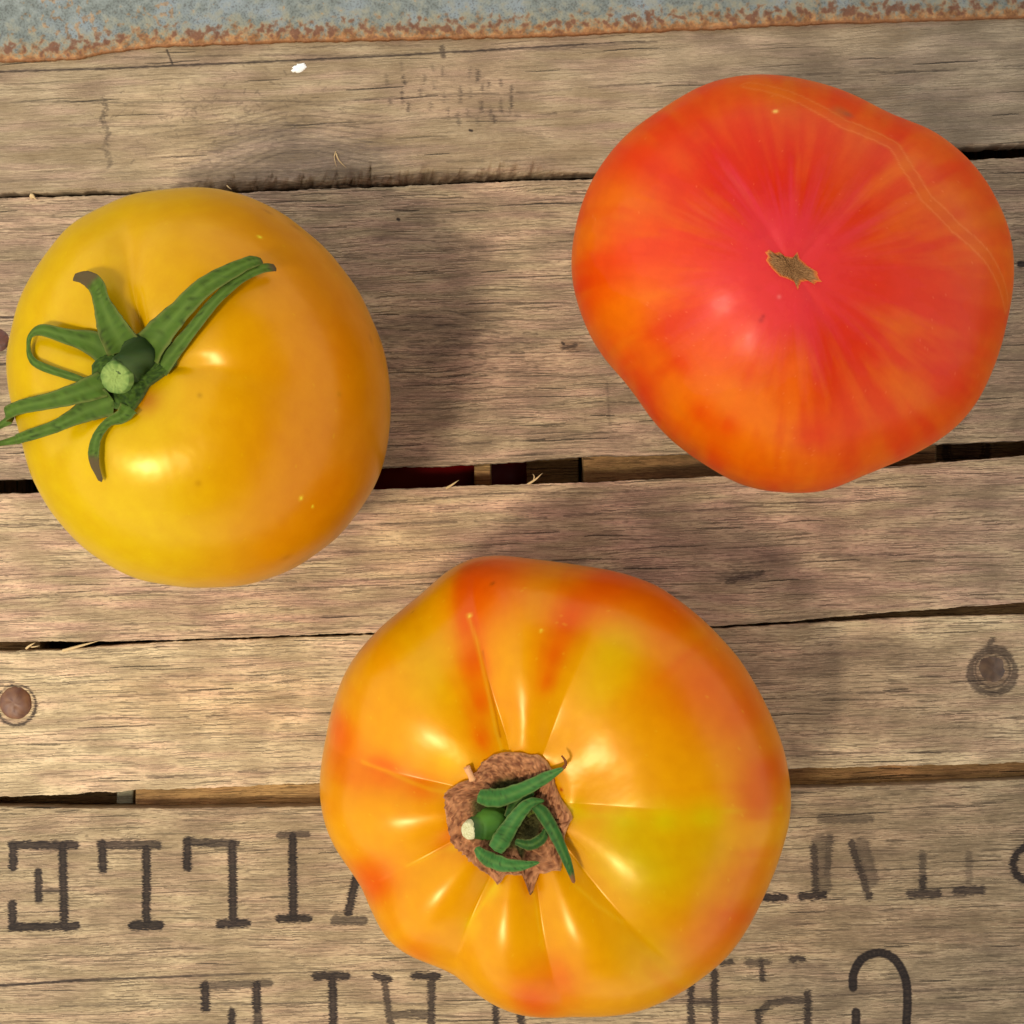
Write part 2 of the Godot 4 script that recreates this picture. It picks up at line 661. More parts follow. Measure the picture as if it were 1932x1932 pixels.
# ---------------------------------------------------------------- the scene
func _ready() -> void:
	var cam := Camera3D.new()
	cam.name = "camera"
	add_child(cam)
	cam.position = Vector3(0, CAM_H * S, 0)
	cam.rotation = Vector3(-PI / 2, 0, 0)
	cam.fov = rad_to_deg(2.0 * atan(966.0 / CAM_H))
	cam.near = 0.01
	cam.far = 50.0
	cam.current = true
	var we := WorldEnvironment.new()
	we.name = "environment"
	var env := Environment.new()
	env.background_mode = Environment.BG_SKY
	var sky := Sky.new()
	var sm := ProceduralSkyMaterial.new()
	sm.sky_top_color = Color(0.66, 0.68, 0.71)
	sm.sky_horizon_color = Color(0.78, 0.77, 0.74)
	sm.ground_bottom_color = Color(0.30, 0.27, 0.24)
	sm.ground_horizon_color = Color(0.5, 0.47, 0.44)
	sm.sky_curve = 0.4
	sky.sky_material = sm
	env.background_energy_multiplier = 3.25
	env.sky = sky
	env.tonemap_mode = Environment.TONE_MAPPER_LINEAR
	env.tonemap_exposure = 1.0
	env.sdfgi_enabled = true
	env.ssao_enabled = true
	env.ssil_enabled = true
	we.environment = env
	add_child(we)
	var sun := DirectionalLight3D.new()
	sun.name = "sun"
	add_child(sun)
	var el := deg_to_rad(59.0)
	var to_sun := Vector3(-0.73 * cos(el), sin(el), 0.68 * cos(el))
	sun.look_at_from_position(to_sun, Vector3.ZERO, Vector3.UP)
	sun.light_color = Color(1.0, 0.965, 0.89)
	sun.light_energy = 0.80
	sun.light_angular_distance = 9.0
	sun.shadow_enabled = true

	fruit_skin_noise = FastNoiseLite.new()
	fruit_skin_noise.seed = 11
	fruit_skin_noise.frequency = 0.02
	ground()
	crate()
	yellow_tomato()
	red_tomato()
	orange_tomato()
	inside_things()
	awning()

func ground() -> void:
	var m := PlaneMesh.new()
	m.size = Vector2(6, 6)
	var mat := StandardMaterial3D.new()
	var nt := NoiseTexture2D.new()
	nt.noise = FastNoiseLite.new()
	nt.noise.seed = 4
	nt.noise.frequency = 0.03
	nt.seamless = true
	var ramp := Gradient.new()
	ramp.set_color(0, Color(0.24, 0.21, 0.18))
	ramp.set_color(1, Color(0.40, 0.36, 0.31))
	nt.color_ramp = ramp
	mat.albedo_texture = nt
	mat.uv1_scale = Vector3(20, 20, 20)
	mat.roughness = 0.95
	var g := MeshInstance3D.new()
	g.name = "ground"
	g.mesh = m
	g.material_override = mat
	g.position = Vector3(0, -0.2, 0)
	g.set_meta("kind", "structure")
	g.set_meta("label", "dark ground under the wooden crate")
	add_child(g)

func V(x: float, y: float) -> Vector2:
	return Vector2(x, y)

# strokes read off in enlarged views: scale k, origin (ox, oy)
func strokes(list: Array, k: float, ox: float, oy: float, width: float, rag: float) -> Array:
	var out := []
	for s in list:
		out.append([s[0] * k + ox, s[1] * k + oy, s[2] * k + ox, s[3] * k + oy, width * (s[5] if s.size() > 5 else 1.0), s[4], rag])
	return out

func slat_list() -> Array:
	var rng := RandomNumberGenerator.new()
	rng.seed = 9
	var list := []
	# first slat: dents, a long split, a scuff, a grey bruise
	var m1 := []
	var split := [V(-150, 141), V(0, 136), V(180, 131), V(325, 125), V(420, 121), V(700, 108), V(966, 93), V(1100, 85), V(1216, 78)]
	for i in split.size() - 1:
		m1.append([split[i].x, split[i].y, split[i + 1].x, split[i + 1].y, 3.2 if i < 7 else 1.6, 0.7, 0.10])
	for k in 46:
		var gx := 735.0 + (k % 12) * 21.0 + rng.randf_range(-7, 7)
		var gy := 112.0 + (k / 12) * 25.0 + (k % 12) * 4.0 + rng.randf_range(-9, 9)
		if rng.randf() < 0.75:
			m1.append([gx, gy, gx + rng.randf_range(-2, 4), gy + rng.randf_range(7, 17), rng.randf_range(2.5, 5.5), rng.randf_range(0.18, 0.45), 0.5])
	for k in 26:
		var gy := 185.0 + k * 5.0
		var gx := 196.0 + sin(k * 0.6) * 4.0 + k * 0.4
		m1.append([gx + rng.randf_range(-4, 4), gy, gx + rng.randf_range(-5, 5), gy + 6, rng.randf_range(2, 6), rng.randf_range(0.2, 0.5) * (1.0 if k < 16 else 0.6), 0.3])
	for k in 150:                                              # crazed patch
		var gx := 400.0 + rng.randfn() * 110.0
		var gy := 205.0 + rng.randfn() * 45.0 - (gx - 400) * 0.15
		var an := rng.randf_range(-1.2, 1.2) + (1.57 if rng.randf() < 0.4 else 0.0)
		m1.append([gx, gy, gx + cos(an) * 10, gy + sin(an) * 8, 1.8, rng.randf_range(0.10, 0.28), 0.15])
	for k in 9:                                                # growth rings round the bruise
		var yy := 330.0 - k * 13.0
		var prev := Vector2.ZERO
		for i in 16:
			var xx := 330.0 + i * 26.0
			var q := V(xx, yy - 46.0 * exp(-pow((xx - 560.0) / 120.0, 2.0)) * (1.0 - k * 0.05) + (560 - xx) * 0.09)
			if i > 0:
				m1.append([prev.x, prev.y, q.x, q.y, 2.2, 0.16 + 0.10 * rng.randf(), 0.2])
			prev = q
	m1.append([316, 96, 327, 124, 3, 0.6, 0.1])
	m1.append([834, 92, 836, 106, 9, 0.45, 0.3])
	m1.append([886, 246, 890, 247, 4, 0.8, 0.0])
	list.append({"seed": 101, "slope": -0.045, "y0": 10.0, "y1": 400.0, "top": [V(-150, 40), V(2082, -20)],
		"bot": [V(-150, 370), V(0, 366), V(215, 361), V(480, 357), V(650, 352), V(966, 333), V(1106, 328), V(1500, 304), V(1816, 277), V(2082, 262)],
		"h": 5.0, "th": 48.0, "round_top": 6.0, "round_bot": 10.0, "rag_top": 0.5, "rag_bot": 0.7, "worn": Vector3(260, 1130, 27),
		"dark": Vector3(118, 98, 72), "light": Vector3(166, 146, 116), "pink": Vector3(150, 122, 103), "blush": 0.12, "cracks": 0.5, "checks": 0.5, "wave": 4.0, "marks": m1,
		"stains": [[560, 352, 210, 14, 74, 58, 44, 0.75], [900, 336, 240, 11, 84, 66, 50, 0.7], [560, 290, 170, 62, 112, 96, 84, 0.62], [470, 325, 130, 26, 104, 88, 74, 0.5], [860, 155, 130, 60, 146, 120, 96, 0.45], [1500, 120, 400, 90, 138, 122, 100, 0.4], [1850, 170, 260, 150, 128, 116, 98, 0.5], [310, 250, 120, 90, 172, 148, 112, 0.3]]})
	var m2 := [[750, 413, 752, 414, 5, 0.95, 0.0], [0, 598, 30, 598, 3, 0.7, 0.1], [0, 686, 14, 685, 3, 0.8, 0.1], [1925, 498, 1932, 498, 12, 0.8, 0.2],
		[1062, 655, 1085, 650, 7, 0.55, 0.4], [1145, 720, 1150, 800, 3, 0.22, 0.3], [1060, 645, 1063, 648, 4, 0.7, 0.1], [1760, 770, 1800, 812, 2, 0.35, 0.1]]
	for k in 11:
		var yy := 610.0 + k * 9.0
		var prev := Vector2.ZERO
		for i in 14:
			var xx := 700.0 + i * 24.0
			var q := V(xx, yy + 26.0 * exp(-pow((xx - 830.0) / 70.0, 2.0)) * (k - 5) / 5.0)
			if i > 0 and rng.randf() < 0.8:
				m2.append([prev.x, prev.y, q.x, q.y, 2.0, 0.18 + 0.2 * rng.randf(), 0.25])
			prev = q
	list.append({"seed": 202, "slope": -0.036, "y0": 270.0, "y1": 950.0,
		"top": [V(-150, 377), V(0, 373), V(480, 362), V(750, 351), V(966, 342), V(1106, 338), V(1816, 302), V(2082, 291)],
		"bot": [V(-150, 909), V(0, 905), V(68, 903), V(723, 882), V(891, 877), V(987, 870), V(1132, 860), V(1317, 856), V(1779, 837), V(2082, 825)],
		"h": 0.0, "th": 46.0, "round_top": 6.0, "round_bot": 6.0, "rag_top": 0.45, "rag_bot": 0.5,
		"dark": Vector3(116, 97, 75), "light": Vector3(179, 157, 122), "pink": Vector3(160, 128, 107), "blush": 0.3, "cracks": 1.25, "checks": 0.95, "marks": m2,
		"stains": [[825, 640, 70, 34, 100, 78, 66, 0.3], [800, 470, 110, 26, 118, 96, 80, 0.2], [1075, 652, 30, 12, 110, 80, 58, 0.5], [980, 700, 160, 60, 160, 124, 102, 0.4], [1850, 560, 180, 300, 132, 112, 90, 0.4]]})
	var m3 := []
	for k in 5:
		m3.append([1372 + k * 14, 1095 - k * 3, 1384 + k * 14, 1093 - k * 3, 7, 0.4, 0.6])
	list.append({"seed": 303, "slope": -0.032, "y0": 830.0, "y1": 1240.0,
		"top": [V(-150, 938), V(0, 932), V(76, 929), V(710, 924), V(928, 915), V(1119, 910), V(1383, 897), V(1693, 879), V(2082, 849)],
		"bot": [V(-150, 1213), V(0, 1211), V(224, 1210.5), V(464, 1202.5), V(600, 1197), V(900, 1190), V(1355, 1181), V(1485, 1173), V(1695, 1154), V(2082, 1126)],
		"h": -1.0, "th": 45.0, "round_top": 5.0, "round_bot": 5.0, "rag_top": 0.4, "rag_bot": 0.4,
		"dark": Vector3(138, 114, 86), "light": Vector3(207, 181, 140), "pink": Vector3(186, 145, 122), "blush": 0.3, "cracks": 0.9, "marks": m3,
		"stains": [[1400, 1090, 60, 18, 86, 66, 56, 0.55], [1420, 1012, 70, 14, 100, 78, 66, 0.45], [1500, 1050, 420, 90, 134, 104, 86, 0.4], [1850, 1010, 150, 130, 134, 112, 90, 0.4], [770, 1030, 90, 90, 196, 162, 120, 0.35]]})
	var m4 := []
	for q in [[29, 1326, 38, 0.0], [1873, 1263, 42, 1.0]]:
		for k in 30:                                           # pressed rings round the two nail heads
			var a0 := TAU * k / 30
			var a1 := TAU * (k + 1) / 30
			var c0 := V(q[0], q[1] + 3)
			m4.append([c0.x + cos(a0) * q[2], c0.y + sin(a0) * q[2], c0.x + cos(a1) * q[2], c0.y + sin(a1) * q[2], (12.0 + 4.0 * sin(a0 * 3.0)) if q[3] > 0.5 else (5.0 if sin(a0) > -0.2 else 2.5), 0.42 if q[3] > 0.5 else 0.7, 0.3])
			if q[3] > 0.5:
				m4.append([c0.x + cos(a0) * 33, c0.y - 3 + sin(a0) * 33, c0.x + cos(a1) * 33, c0.y - 3 + sin(a1) * 33, 4.0, 0.45, 0.3])
	m4.append([1867, 1215, 1873, 1206, 9, 0.45, 0.3])
	m4.append([340, 1182, 440, 1176, 2.5, 0.5, 0.1])
	m4.append([1340, 1216, 1344, 1218, 5, 0.7, 0.1])
	list.append({"seed": 404, "slope": -0.030, "y0": 1105.0, "y1": 1530.0,
		"top": [V(-150, 1232), V(0, 1228.5), V(112, 1227.5), V(179, 1220), V(320, 1211), V(464, 1206), V(600, 1201), V(900, 1194), V(1355, 1185.6), V(1527, 1176), V(1695, 1166), V(1932, 1160), V(2082, 1157)],
		"bot": [V(-150, 1510), V(0, 1505), V(112, 1500), V(246, 1492.5), V(352, 1489), V(602, 1478), V(1000, 1467), V(1493, 1451), V(1932, 1440), V(2082, 1436)],
		"h": -2.0, "th": 42.0, "round_top": 6.0, "round_bot": 6.0, "rag_top": 0.4, "rag_bot": 0.5,
		"dark": Vector3(150, 127, 94), "light": Vector3(222, 196, 153), "pink": Vector3(198, 159, 129), "blush": 0.15, "cracks": 0.95, "marks": m4,
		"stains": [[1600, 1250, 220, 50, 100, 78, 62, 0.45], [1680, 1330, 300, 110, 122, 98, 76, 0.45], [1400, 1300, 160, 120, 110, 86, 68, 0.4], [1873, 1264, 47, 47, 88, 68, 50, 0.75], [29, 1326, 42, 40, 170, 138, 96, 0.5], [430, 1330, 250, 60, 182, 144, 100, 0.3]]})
	# the lettered slat
	var a := [[40, 1135, 325, 1135, .75], [45, 1135, 45, 1235, .8], [270, 1135, 276, 1500, .8], [160, 1340, 270, 1340, .45, .6], [160, 1255, 160, 1380, .78, .9], [40, 1505, 330, 1500, .8], [40, 1400, 44, 1500, .8],
		[440, 1133, 700, 1133, .62], [448, 1130, 452, 1245, .85], [648, 1150, 648, 1490, .88], [590, 1498, 705, 1495, .92, 1.15],
		[835, 1122, 1050, 1128, .62], [832, 1115, 832, 1235, .88], [1035, 1130, 1040, 1480, .85], [982, 1490, 1100, 1487, .92, 1.0],
		[1250, 1090, 1375, 1085, .5, .8], [1308, 1095, 1312, 1460, .85], [1250, 1466, 1380, 1465, .85, .9], [1592, 1290, 1560, 1440, .85], [1500, 1475, 1628, 1475, .5, 1.1],
		[905, 1772, 1200, 1758, .45], [912, 1765, 916, 1870, .85], [1145, 1765, 1147, 1870, .8], [1033, 1885, 1033, 2000, .8, .8], [1180, 1990, 900, 2000, .5], [1150, 1870, 1150, 2150, .6],
		[1415, 1725, 1550, 1725, .75], [1488, 1735, 1496, 2150, .88], [1680, 1725, 1742, 1738, .85, .8], [1722, 1740, 1750, 1940, .6, .8], [1750, 1940, 1790, 2150, .6, .8]]
	var m5 := strokes(a, .42, 0, 1120.5, 15.5, 0.34)
	m5 += strokes([[1310, 185, 1430, 190, .85], [1400, 200, 1395, 560, .7, 1.1], [1180, 392, 1400, 390, .5, 1.2], [1735, 320, 1745, 560, .75, .8], [1870, 380, 1880, 560, .75]], .36, 309, 1777.4, 13.0, 0.4)
	m5 += strokes([[565, 525, 680, 525, .88, 1.1], [775, 522, 888, 508, .9, 1.1], [836, 260, 850, 500, .62], [920, 210, 908, 400, .45], [870, 240, 885, 470, .3, 2.6], [1035, 240, 1128, 520, .62], [1090, 250, 1140, 430, .3, 2.2], [880, 112, 1130, 112, .3, 1.3],
		[1350, 505, 1490, 505, .62, 1.2], [1410, 300, 1412, 470, .42], [1411, 425, 1411, 460, .7], [1590, 490, 1720, 486, .58, 1.2], [1655, 300, 1655, 480, .25],
		[1960, 250, 1905, 290, .8], [1905, 290, 1890, 350, .85], [1890, 350, 1905, 410, .85], [1905, 410, 1960, 445, .8],
		[190, 1000, 195, 1400, .72], [312, 920, 322, 1400, .72], [195, 1082, 320, 1080, .5], [350, 872, 405, 868, .6, .7], [490, 868, 590, 868, .5], [560, 860, 566, 950, .68, .8], [725, 850, 775, 848, .72, .9],
		[805, 1030, 806, 1400, .7], [560, 1125, 600, 1085, .55], [600, 1085, 690, 1068, .5], [690, 1068, 800, 1072, .5], [548, 1130, 548, 1400, .7]], .36, 1236.5, 1507, 13.0, 0.42)
	var cpath := [V(1045, 1000), V(1047, 930), V(1090, 852), V(1180, 816), V(1262, 850), V(1312, 930), V(1330, 1020), V(1326, 1180), V(1300, 1300), V(1220, 1370), V(1120, 1360), V(1065, 1290), V(1060, 1130)]
	for i in 48:
		var p0: Vector2 = spline(cpath, i / 48.0)
		var p1: Vector2 = spline(cpath, (i + 1) / 48.0)
		m5.append([p0.x * .36 + 1236.5, p0.y * .36 + 1507, p1.x * .36 + 1236.5, p1.y * .36 + 1507, 16.0, 0.92, 0.12])
	var crackline := [V(-150, 1868), V(0, 1863), V(147, 1853), V(357, 1845), V(470, 1841), V(640, 1836)]
	for i in crackline.size() - 1:
		m5.append([crackline[i].x, crackline[i].y, crackline[i + 1].x, crackline[i + 1].y, 5.0 - i * 0.8, 0.9 - 0.12 * i, 0.08])
	for k in 22:
		var gx := 850.0 + rng.randf() * 100.0
		var gy := 1788.0 + (gx - 850.0) * 0.45 + rng.randfn() * 16.0
		m5.append([gx, gy, gx + rng.randf_range(6, 22), gy + rng.randf_range(-3, 5), 2.2, rng.randf_range(.3, .7), 0.2])
	list.append({"seed": 505, "slope": -0.028, "y0": 1445.0, "y1": 2150.0,
		"top": [V(-150, 1524), V(0, 1524.5), V(160, 1528), V(320, 1528), V(602, 1524.5), V(1000, 1510), V(1493, 1490), V(1695, 1484), V(1932, 1473), V(2082, 1466)],
		"bot": [V(-150, 2130), V(2082, 2110)],
		"h": -14.0, "th": 46.0, "round_top": 4.0, "round_bot": 6.0, "rag_top": 0.35, "rag_bot": 0.4,
		"dark": Vector3(124, 104, 76), "light": Vector3(185, 161, 124), "pink": Vector3(161, 130, 104), "blush": 0.15, "cracks": 1.0, "marks": m5,
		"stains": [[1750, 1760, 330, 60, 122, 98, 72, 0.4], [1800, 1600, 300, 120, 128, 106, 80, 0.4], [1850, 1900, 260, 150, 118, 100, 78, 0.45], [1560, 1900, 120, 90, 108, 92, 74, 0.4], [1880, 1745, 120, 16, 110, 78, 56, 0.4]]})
	for o in list:                                             # long growth lines that run the length of a board
		for k in 9:
			var f := (k + rng.randf()) / 9.0
			var x := X0 + rng.randf() * 500.0
			var stop := x + 500.0 + rng.randf() * 1500.0
			var w := rng.randf_range(1.4, 3.2)
			var dark := rng.randf_range(0.14, 0.42)
			var ph := rng.randf() * 6.0
			var prev := Vector2.INF
			while x < minf(stop, X1):
				var y: float = lerpf(along(o.top, x), along(o.bot, x), f) + 5.0 * sin(x * 0.004 + ph) + 2.0 * sin(x * 0.017 + ph * 2.0)
				if prev != Vector2.INF and rng.randf() < 0.86:
					o.marks.append([prev.x, prev.y, x, y, w, dark * rng.randf_range(0.6, 1.0), 0.18])
				prev = V(x, y)
				x += 34.0
	return list

func rust_sheet() -> Array:
	var W := 2048
	var y0 := -170.0
	var y1 := 150.0
	var sc := W / (X1 - X0)
	var H := int((y1 - y0) * sc)
	var mott := noise_layer(31, W, H, 0.035, W, H, 4)
	var speck := noise_layer(32, W, H, 0.16, W, H, 2)
	var big := noise_layer(33, W, H, 0.008, W, H, 3)
	var blot := noise_layer(34, W, H, 0.045, W, H, 3)
	var edge := [V(-150, 124), V(0, 121), V(150, 116), V(205, 103), V(300, 92), V(600, 82), V(966, 75), V(1266, 62), V(1566, 48), V(1932, 38), V(2082, 33)]
	var col := PackedByteArray()
	col.resize(W * H * 3)
	var hei := PackedByteArray()
	hei.resize(W * H)
	for x in W:
		var px := X0 + x / sc
		var ye := along(edge, px)
		for y in H:
			var i := y * W + x
			var d := ye - (y0 + y / sc)                        # distance above the lower edge
			var m := (mott[i] - 128) / 128.0
			var s := (speck[i] - 128) / 128.0
			var b := (big[i] - 128) / 128.0
			var l := (blot[i] - 128) / 128.0
			var c := Vector3(114, 119, 113) + Vector3(18, 18, 18) * m + Vector3(9, 9, 10) * s
			c = c.lerp(Vector3(132, 141, 147), clampf(b * 0.9 + 0.1, 0.0, 0.6))
			c = c.lerp(Vector3(138, 126, 96), clampf(0.6 - d * 0.0095 + m * 0.5, 0.0, 0.75))
			if s + m * 0.5 < -0.62:
				c = c.lerp(Vector3(86, 84, 80), 0.5)
			var rust := clampf(1.2 - d / 32.0 + l * 0.8 + s * 0.2, 0.0, 0.95)
			if px < 330.0:
				rust = maxf(rust, clampf((l + b * 0.5 - 0.30) * 1.8, 0.0, 0.5))
			else:
				rust = maxf(rust, clampf((l + m * 0.4 - 0.62) * 2.5 - d * 0.006, 0.0, 0.6))
			c = c.lerp(Vector3(146, 101, 60) + Vector3(36, 30, 22) * m + Vector3(16, 12, 8) * s, rust)
			var hole := clampf(1.7 * (l * 1.1 + m * 0.3 + s * 0.2 + b * 0.5 + 0.16 - absf(d - 22.0) / 26.0), 0.0, 1.0)
			c = c.lerp(Vector3(88, 56, 46), hole * 0.65)
			if d < 5.0:
				c = c.lerp(Vector3(124, 78, 46), 0.5)
			col[i * 3] = clampi(int(c.x), 0, 255)
			col[i * 3 + 1] = clampi(int(c.y), 0, 255)
			col[i * 3 + 2] = clampi(int(c.z), 0, 255)
			hei[i] = clampi(int(128 + 40 * s + 30 * m - 40 * hole + 20 * rust), 0, 255)
	var mat := wood_material([Image.create_from_data(W, H, false, Image.FORMAT_RGB8, col), Image.create_from_data(W, H, false, Image.FORMAT_L8, hei)], 0.02)
	mat.roughness = 0.62
	mat.metallic = 0.15
	return [mat, edge, y0, y1]

func nail(parent: Node3D, px: float, py: float, r: float, h: float, rust: Color, deep: Color, sd: int) -> void:
	var n := FastNoiseLite.new()
	n.seed = sd
	n.frequency = 0.05
	var p := PackedVector3Array()
	var col := PackedColorArray()
	var prof := [V(0.001, 6), V(0.25, 5.6), V(0.5, 4.6), V(0.7, 3.2), V(0.86, 1.4), V(0.95, -0.6), V(1.0, -3.0), V(1.0, -14)]
	for q in prof:
		for j in 36:
			var a := TAU * j / 36
			var w: float = 1.0 + 0.04 * n.get_noise_1d(j * 8.0)
			p.append(flat(px + cos(a) * q.x * r * w, py + sin(a) * q.x * r * w, h + q.y + n.get_noise_2d(cos(a) * q.x * 30 + 70, sin(a) * q.x * 30) * 1.6))
			col.append(rust.lerp(deep, clampf(0.5 + 0.9 * n.get_noise_2d(cos(a) * q.x * 30, sin(a) * q.x * 30), 0.0, 1.0)))
	var m := vcol_material(0.5, 0.5)
	m.metallic = 0.1
	part("nail", grid(p, prof.size(), 36, true, flat(px, py, h - 40), PackedVector2Array(), col), m, parent)

func splinter(parent: Node3D, pts: Array, w: float, mat: Material) -> void:
	var q := []
	for v in pts:
		q.append(flat(v.x, v.y, v.z))
	part("splinter", tube(q, [w, w * 0.8, 0.25], func(_t, _a): return lin(196, 166, 120), 0.3, 5, 8, 6), mat, parent)

func crate() -> void:
	var c := thing("wooden_crate", "weathered wooden crate of horizontal slats with stencilled letters and a rusty metal band", "crate", Vector3(0, 0, 0))
	var list := slat_list()
	var threads := []
	for o in list:
		var t := Thread.new()
		t.start(wood.bind(o))
		threads.append(t)
	var sheet := rust_sheet()
	var labels := ["top slat with tooth dents and a grey bruise below the rusty band", "widest slat, between two dark gaps", "plain slat below the open gap, cracked along its lower edge", "slat with a round nail head at each end", "slat with upside-down stencilled letters"]
	var slats := []
	var wood_images := []
	for k in list.size():
		var im: Array = threads[k].wait_to_finish()
		wood_images.append(im)
		slats.append(part("slat", slat_mesh(list[k]), wood_material(im, 0.028), c, labels[k]))
	var edge: Array = sheet[1]
	part("metal_band", slat_mesh({"seed": 6, "y0": sheet[2], "y1": sheet[3], "top": [V(-150, -160), V(2082, -160)], "bot": edge, "h": 14.0, "th": 8.0, "round_top": 3.0, "round_bot": 5.0, "rag_top": 0.1, "rag_bot": 0.55}), sheet[0], c, "rusty galvanised metal band along the edge")
	nail(slats[3], 29, 1326, 31, 1.0, lin(118, 76, 42), lin(84, 48, 32), 3)
	nail(slats[3], 1873, 1263, 32, -5.0, lin(104, 78, 54), lin(66, 48, 38), 4)
	nail(slats[1], -3, 642, 22, 1.0, lin(110, 66, 50), lin(70, 44, 40), 5)
	var straw := vcol_material(0.8, 0.3)
	for q in [[slats[2], [Vector3(842, 921, -2), Vector3(853, 915, 6), Vector3(866, 906, 9)], 2.4], [slats[2], [Vector3(995, 914, -4), Vector3(1010, 905, 6), Vector3(1023, 893, 12)], 2.2], [slats[2], [Vector3(1006, 908, 0), Vector3(1008, 900, 6), Vector3(1005, 894, 8)], 1.4],
			[slats[3], [Vector3(118, 1228, -2), Vector3(150, 1219, 2), Vector3(190, 1208, 3)], 3.0], [slats[3], [Vector3(48, 1224, -5), Vector3(57, 1218, 2), Vector3(68, 1212, 4)], 2.4], [slats[3], [Vector3(58, 1221, -3), Vector3(66, 1220, 2), Vector3(76, 1218, 3)], 1.6],
			[slats[0], [Vector3(634, 288, 6), Vector3(640, 304, 9), Vector3(654, 318, 6)], 1.6], [slats[0], [Vector3(634, 288, 6), Vector3(632, 300, 9), Vector3(636, 316, 7)], 1.2], [slats[0], [Vector3(415, 336, -2), Vector3(430, 352, 3), Vector3(437, 358, 2)], 1.4],
			[slats[1], [Vector3(60, 372, -4), Vector3(62, 370, 5), Vector3(70, 378, 4)], 5.0], [slats[3], [Vector3(575, 1480, -6), Vector3(578, 1476, 2), Vector3(584, 1470, 4)], 1.4]]:
		splinter(q[0], q[1], q[2], straw)
	# the white fleck on the first slat
	var p := PackedVector3Array()
	var fn := FastNoiseLite.new()
	fn.frequency = 0.4
	for i in 7:
		for j in 28:
			var a := TAU * j / 28
			var rr := i / 6.0 * (1.0 + 0.45 * fn.get_noise_2d(cos(a) * 4.0, sin(a) * 4.0))
			var x := cos(a) * rr * 16.0
			var y := sin(a) * rr * 9.0 - cos(a) * rr * 4.0
			p.append(flat(565 + x, 130 + y, 5.0 + 4.0 * (1.0 - (i / 6.0) ** 2) + 1.2 * fn.get_noise_2d(x, y) - (2.5 if i == 6 else 0.0)))
	var white := StandardMaterial3D.new()
	white.albedo_color = Color(0.90, 0.90, 0.88)
	white.roughness = 0.8
	part("white_fleck", grid(p, 7, 28, true, flat(565, 130, -60)), white, slats[0])
	# boards that cross below the slats
	var inner := wood_material(wood_images[3], 0.03)
	inner.albedo_color = Color(0.86, 0.77, 0.63)
	var pale_board := wood_material(wood_images[0], 0.02)
	pale_board.albedo_color = Color(0.90, 0.98, 1.0)
	for q in [[243.0, 2000.0, 1380.0, 1600.0, -46.0], [-140.0, 236.0, 1380.0, 1640.0, -130.0], [930.0, 1100.0, 780.0, 1010.0, -150.0], [1795.0, 2000.0, 780.0, 1010.0, -150.0], [1104.0, 1790.0, 800.0, 1000.0, -74.0], [893.0, 926.0, 780.0, 1010.0, -62.0], [204.0, 237.0, 1380.0, 1600.0, -58.0], [-140.0, 60.0, 1190.0, 1240.0, -52.0], [1300.0, 2060.0, 1120.0, 1220.0, -58.0]]:
		part("inner_board", slat_mesh({"seed": 60 + int(q[0]), "y0": 1105.0, "y1": 1530.0, "from": q[0], "to": q[1], "top": [V(q[0], q[2]), V(q[1], q[2] - 6)], "bot": [V(q[0], q[3]), V(q[1], q[3] - 6)], "h": q[4], "th": 50.0, "round_top": 5.0, "round_bot": 5.0, "rag_top": 0.3, "rag_bot": 0.3}), pale_board if q[0] == 204.0 else inner, c)
	# the sides that carry the slats
	for q in [[-150.0, -90.0, -140.0, 2110.0], [2022.0, 2082.0, -140.0, 2110.0], [-90.0, 2022.0, -130.0, -70.0], [-90.0, 2022.0, 2050.0, 2110.0]]:
		var b := BoxMesh.new()
		b.size = Vector3((q[1] - q[0]) * S, 0.2 - 56.0 * S, (q[3] - q[2]) * S)
		var o := part("side_panel", b, inner, c)
		o.position = flat((q[0] + q[1]) * 0.5, (q[2] + q[3]) * 0.5, 0) + Vector3(0, -0.1 - 26.0 * S, 0)

func awning() -> void:
	# the stall's roof: its near edge crosses the sun and leaves the right of the crate in half shade
	var t := thing("canvas_awning", "cream canvas awning above the crate, outside the picture, shading its right side", "awning", Vector3.ZERO)
	var h := 0.85
	var el := deg_to_rad(59.0)
	var edge := Vector3(0.075 - 0.73 * cos(el) / sin(el) * h, h, 0.68 * cos(el) / sin(el) * h)
	var canvas := StandardMaterial3D.new()
	canvas.albedo_color = Color(0.62, 0.58, 0.50)
	canvas.roughness = 0.95
	var out := Vector3(1.0, 0.12, 0.10).normalized()
	var side := Vector3(-0.06, 0.0, 1.0).normalized()
	var p := PackedVector3Array()
	for i in 21:
		for j in 25:
			var u := i / 20.0
			var v := j / 12.0 - 1.0
			p.append(edge + out * u * 1.0 + side * v * 1.1 + Vector3.UP * (0.012 * cos(v * 9.0) - 0.06 * sin(u * PI)))
	for i in 21:                                               # the lower face, so that the cloth has a thickness
		for j in 25:
			var q := p[(20 - i) * 25 + j]
			p.append(q - Vector3.UP * 0.002)
	part("canvas", grid(p, 42, 25, false, edge + out * 0.5 - Vector3.UP * 0.5), canvas, t)
	var wood_m := StandardMaterial3D.new()
	wood_m.albedo_color = Color(0.45, 0.36, 0.27)
	wood_m.roughness = 0.8
	for v in [-1.05, 1.05]:
		for u in [0.02, 0.98]:
			var c := CylinderMesh.new()
			var top: Vector3 = edge + out * u + side * v
			c.height = top.y + 0.2
			c.top_radius = 0.015
			c.bottom_radius = 0.018
			var o := part("pole", c, wood_m, t)
			o.position = Vector3(top.x, (top.y - 0.2) * 0.5, top.z)

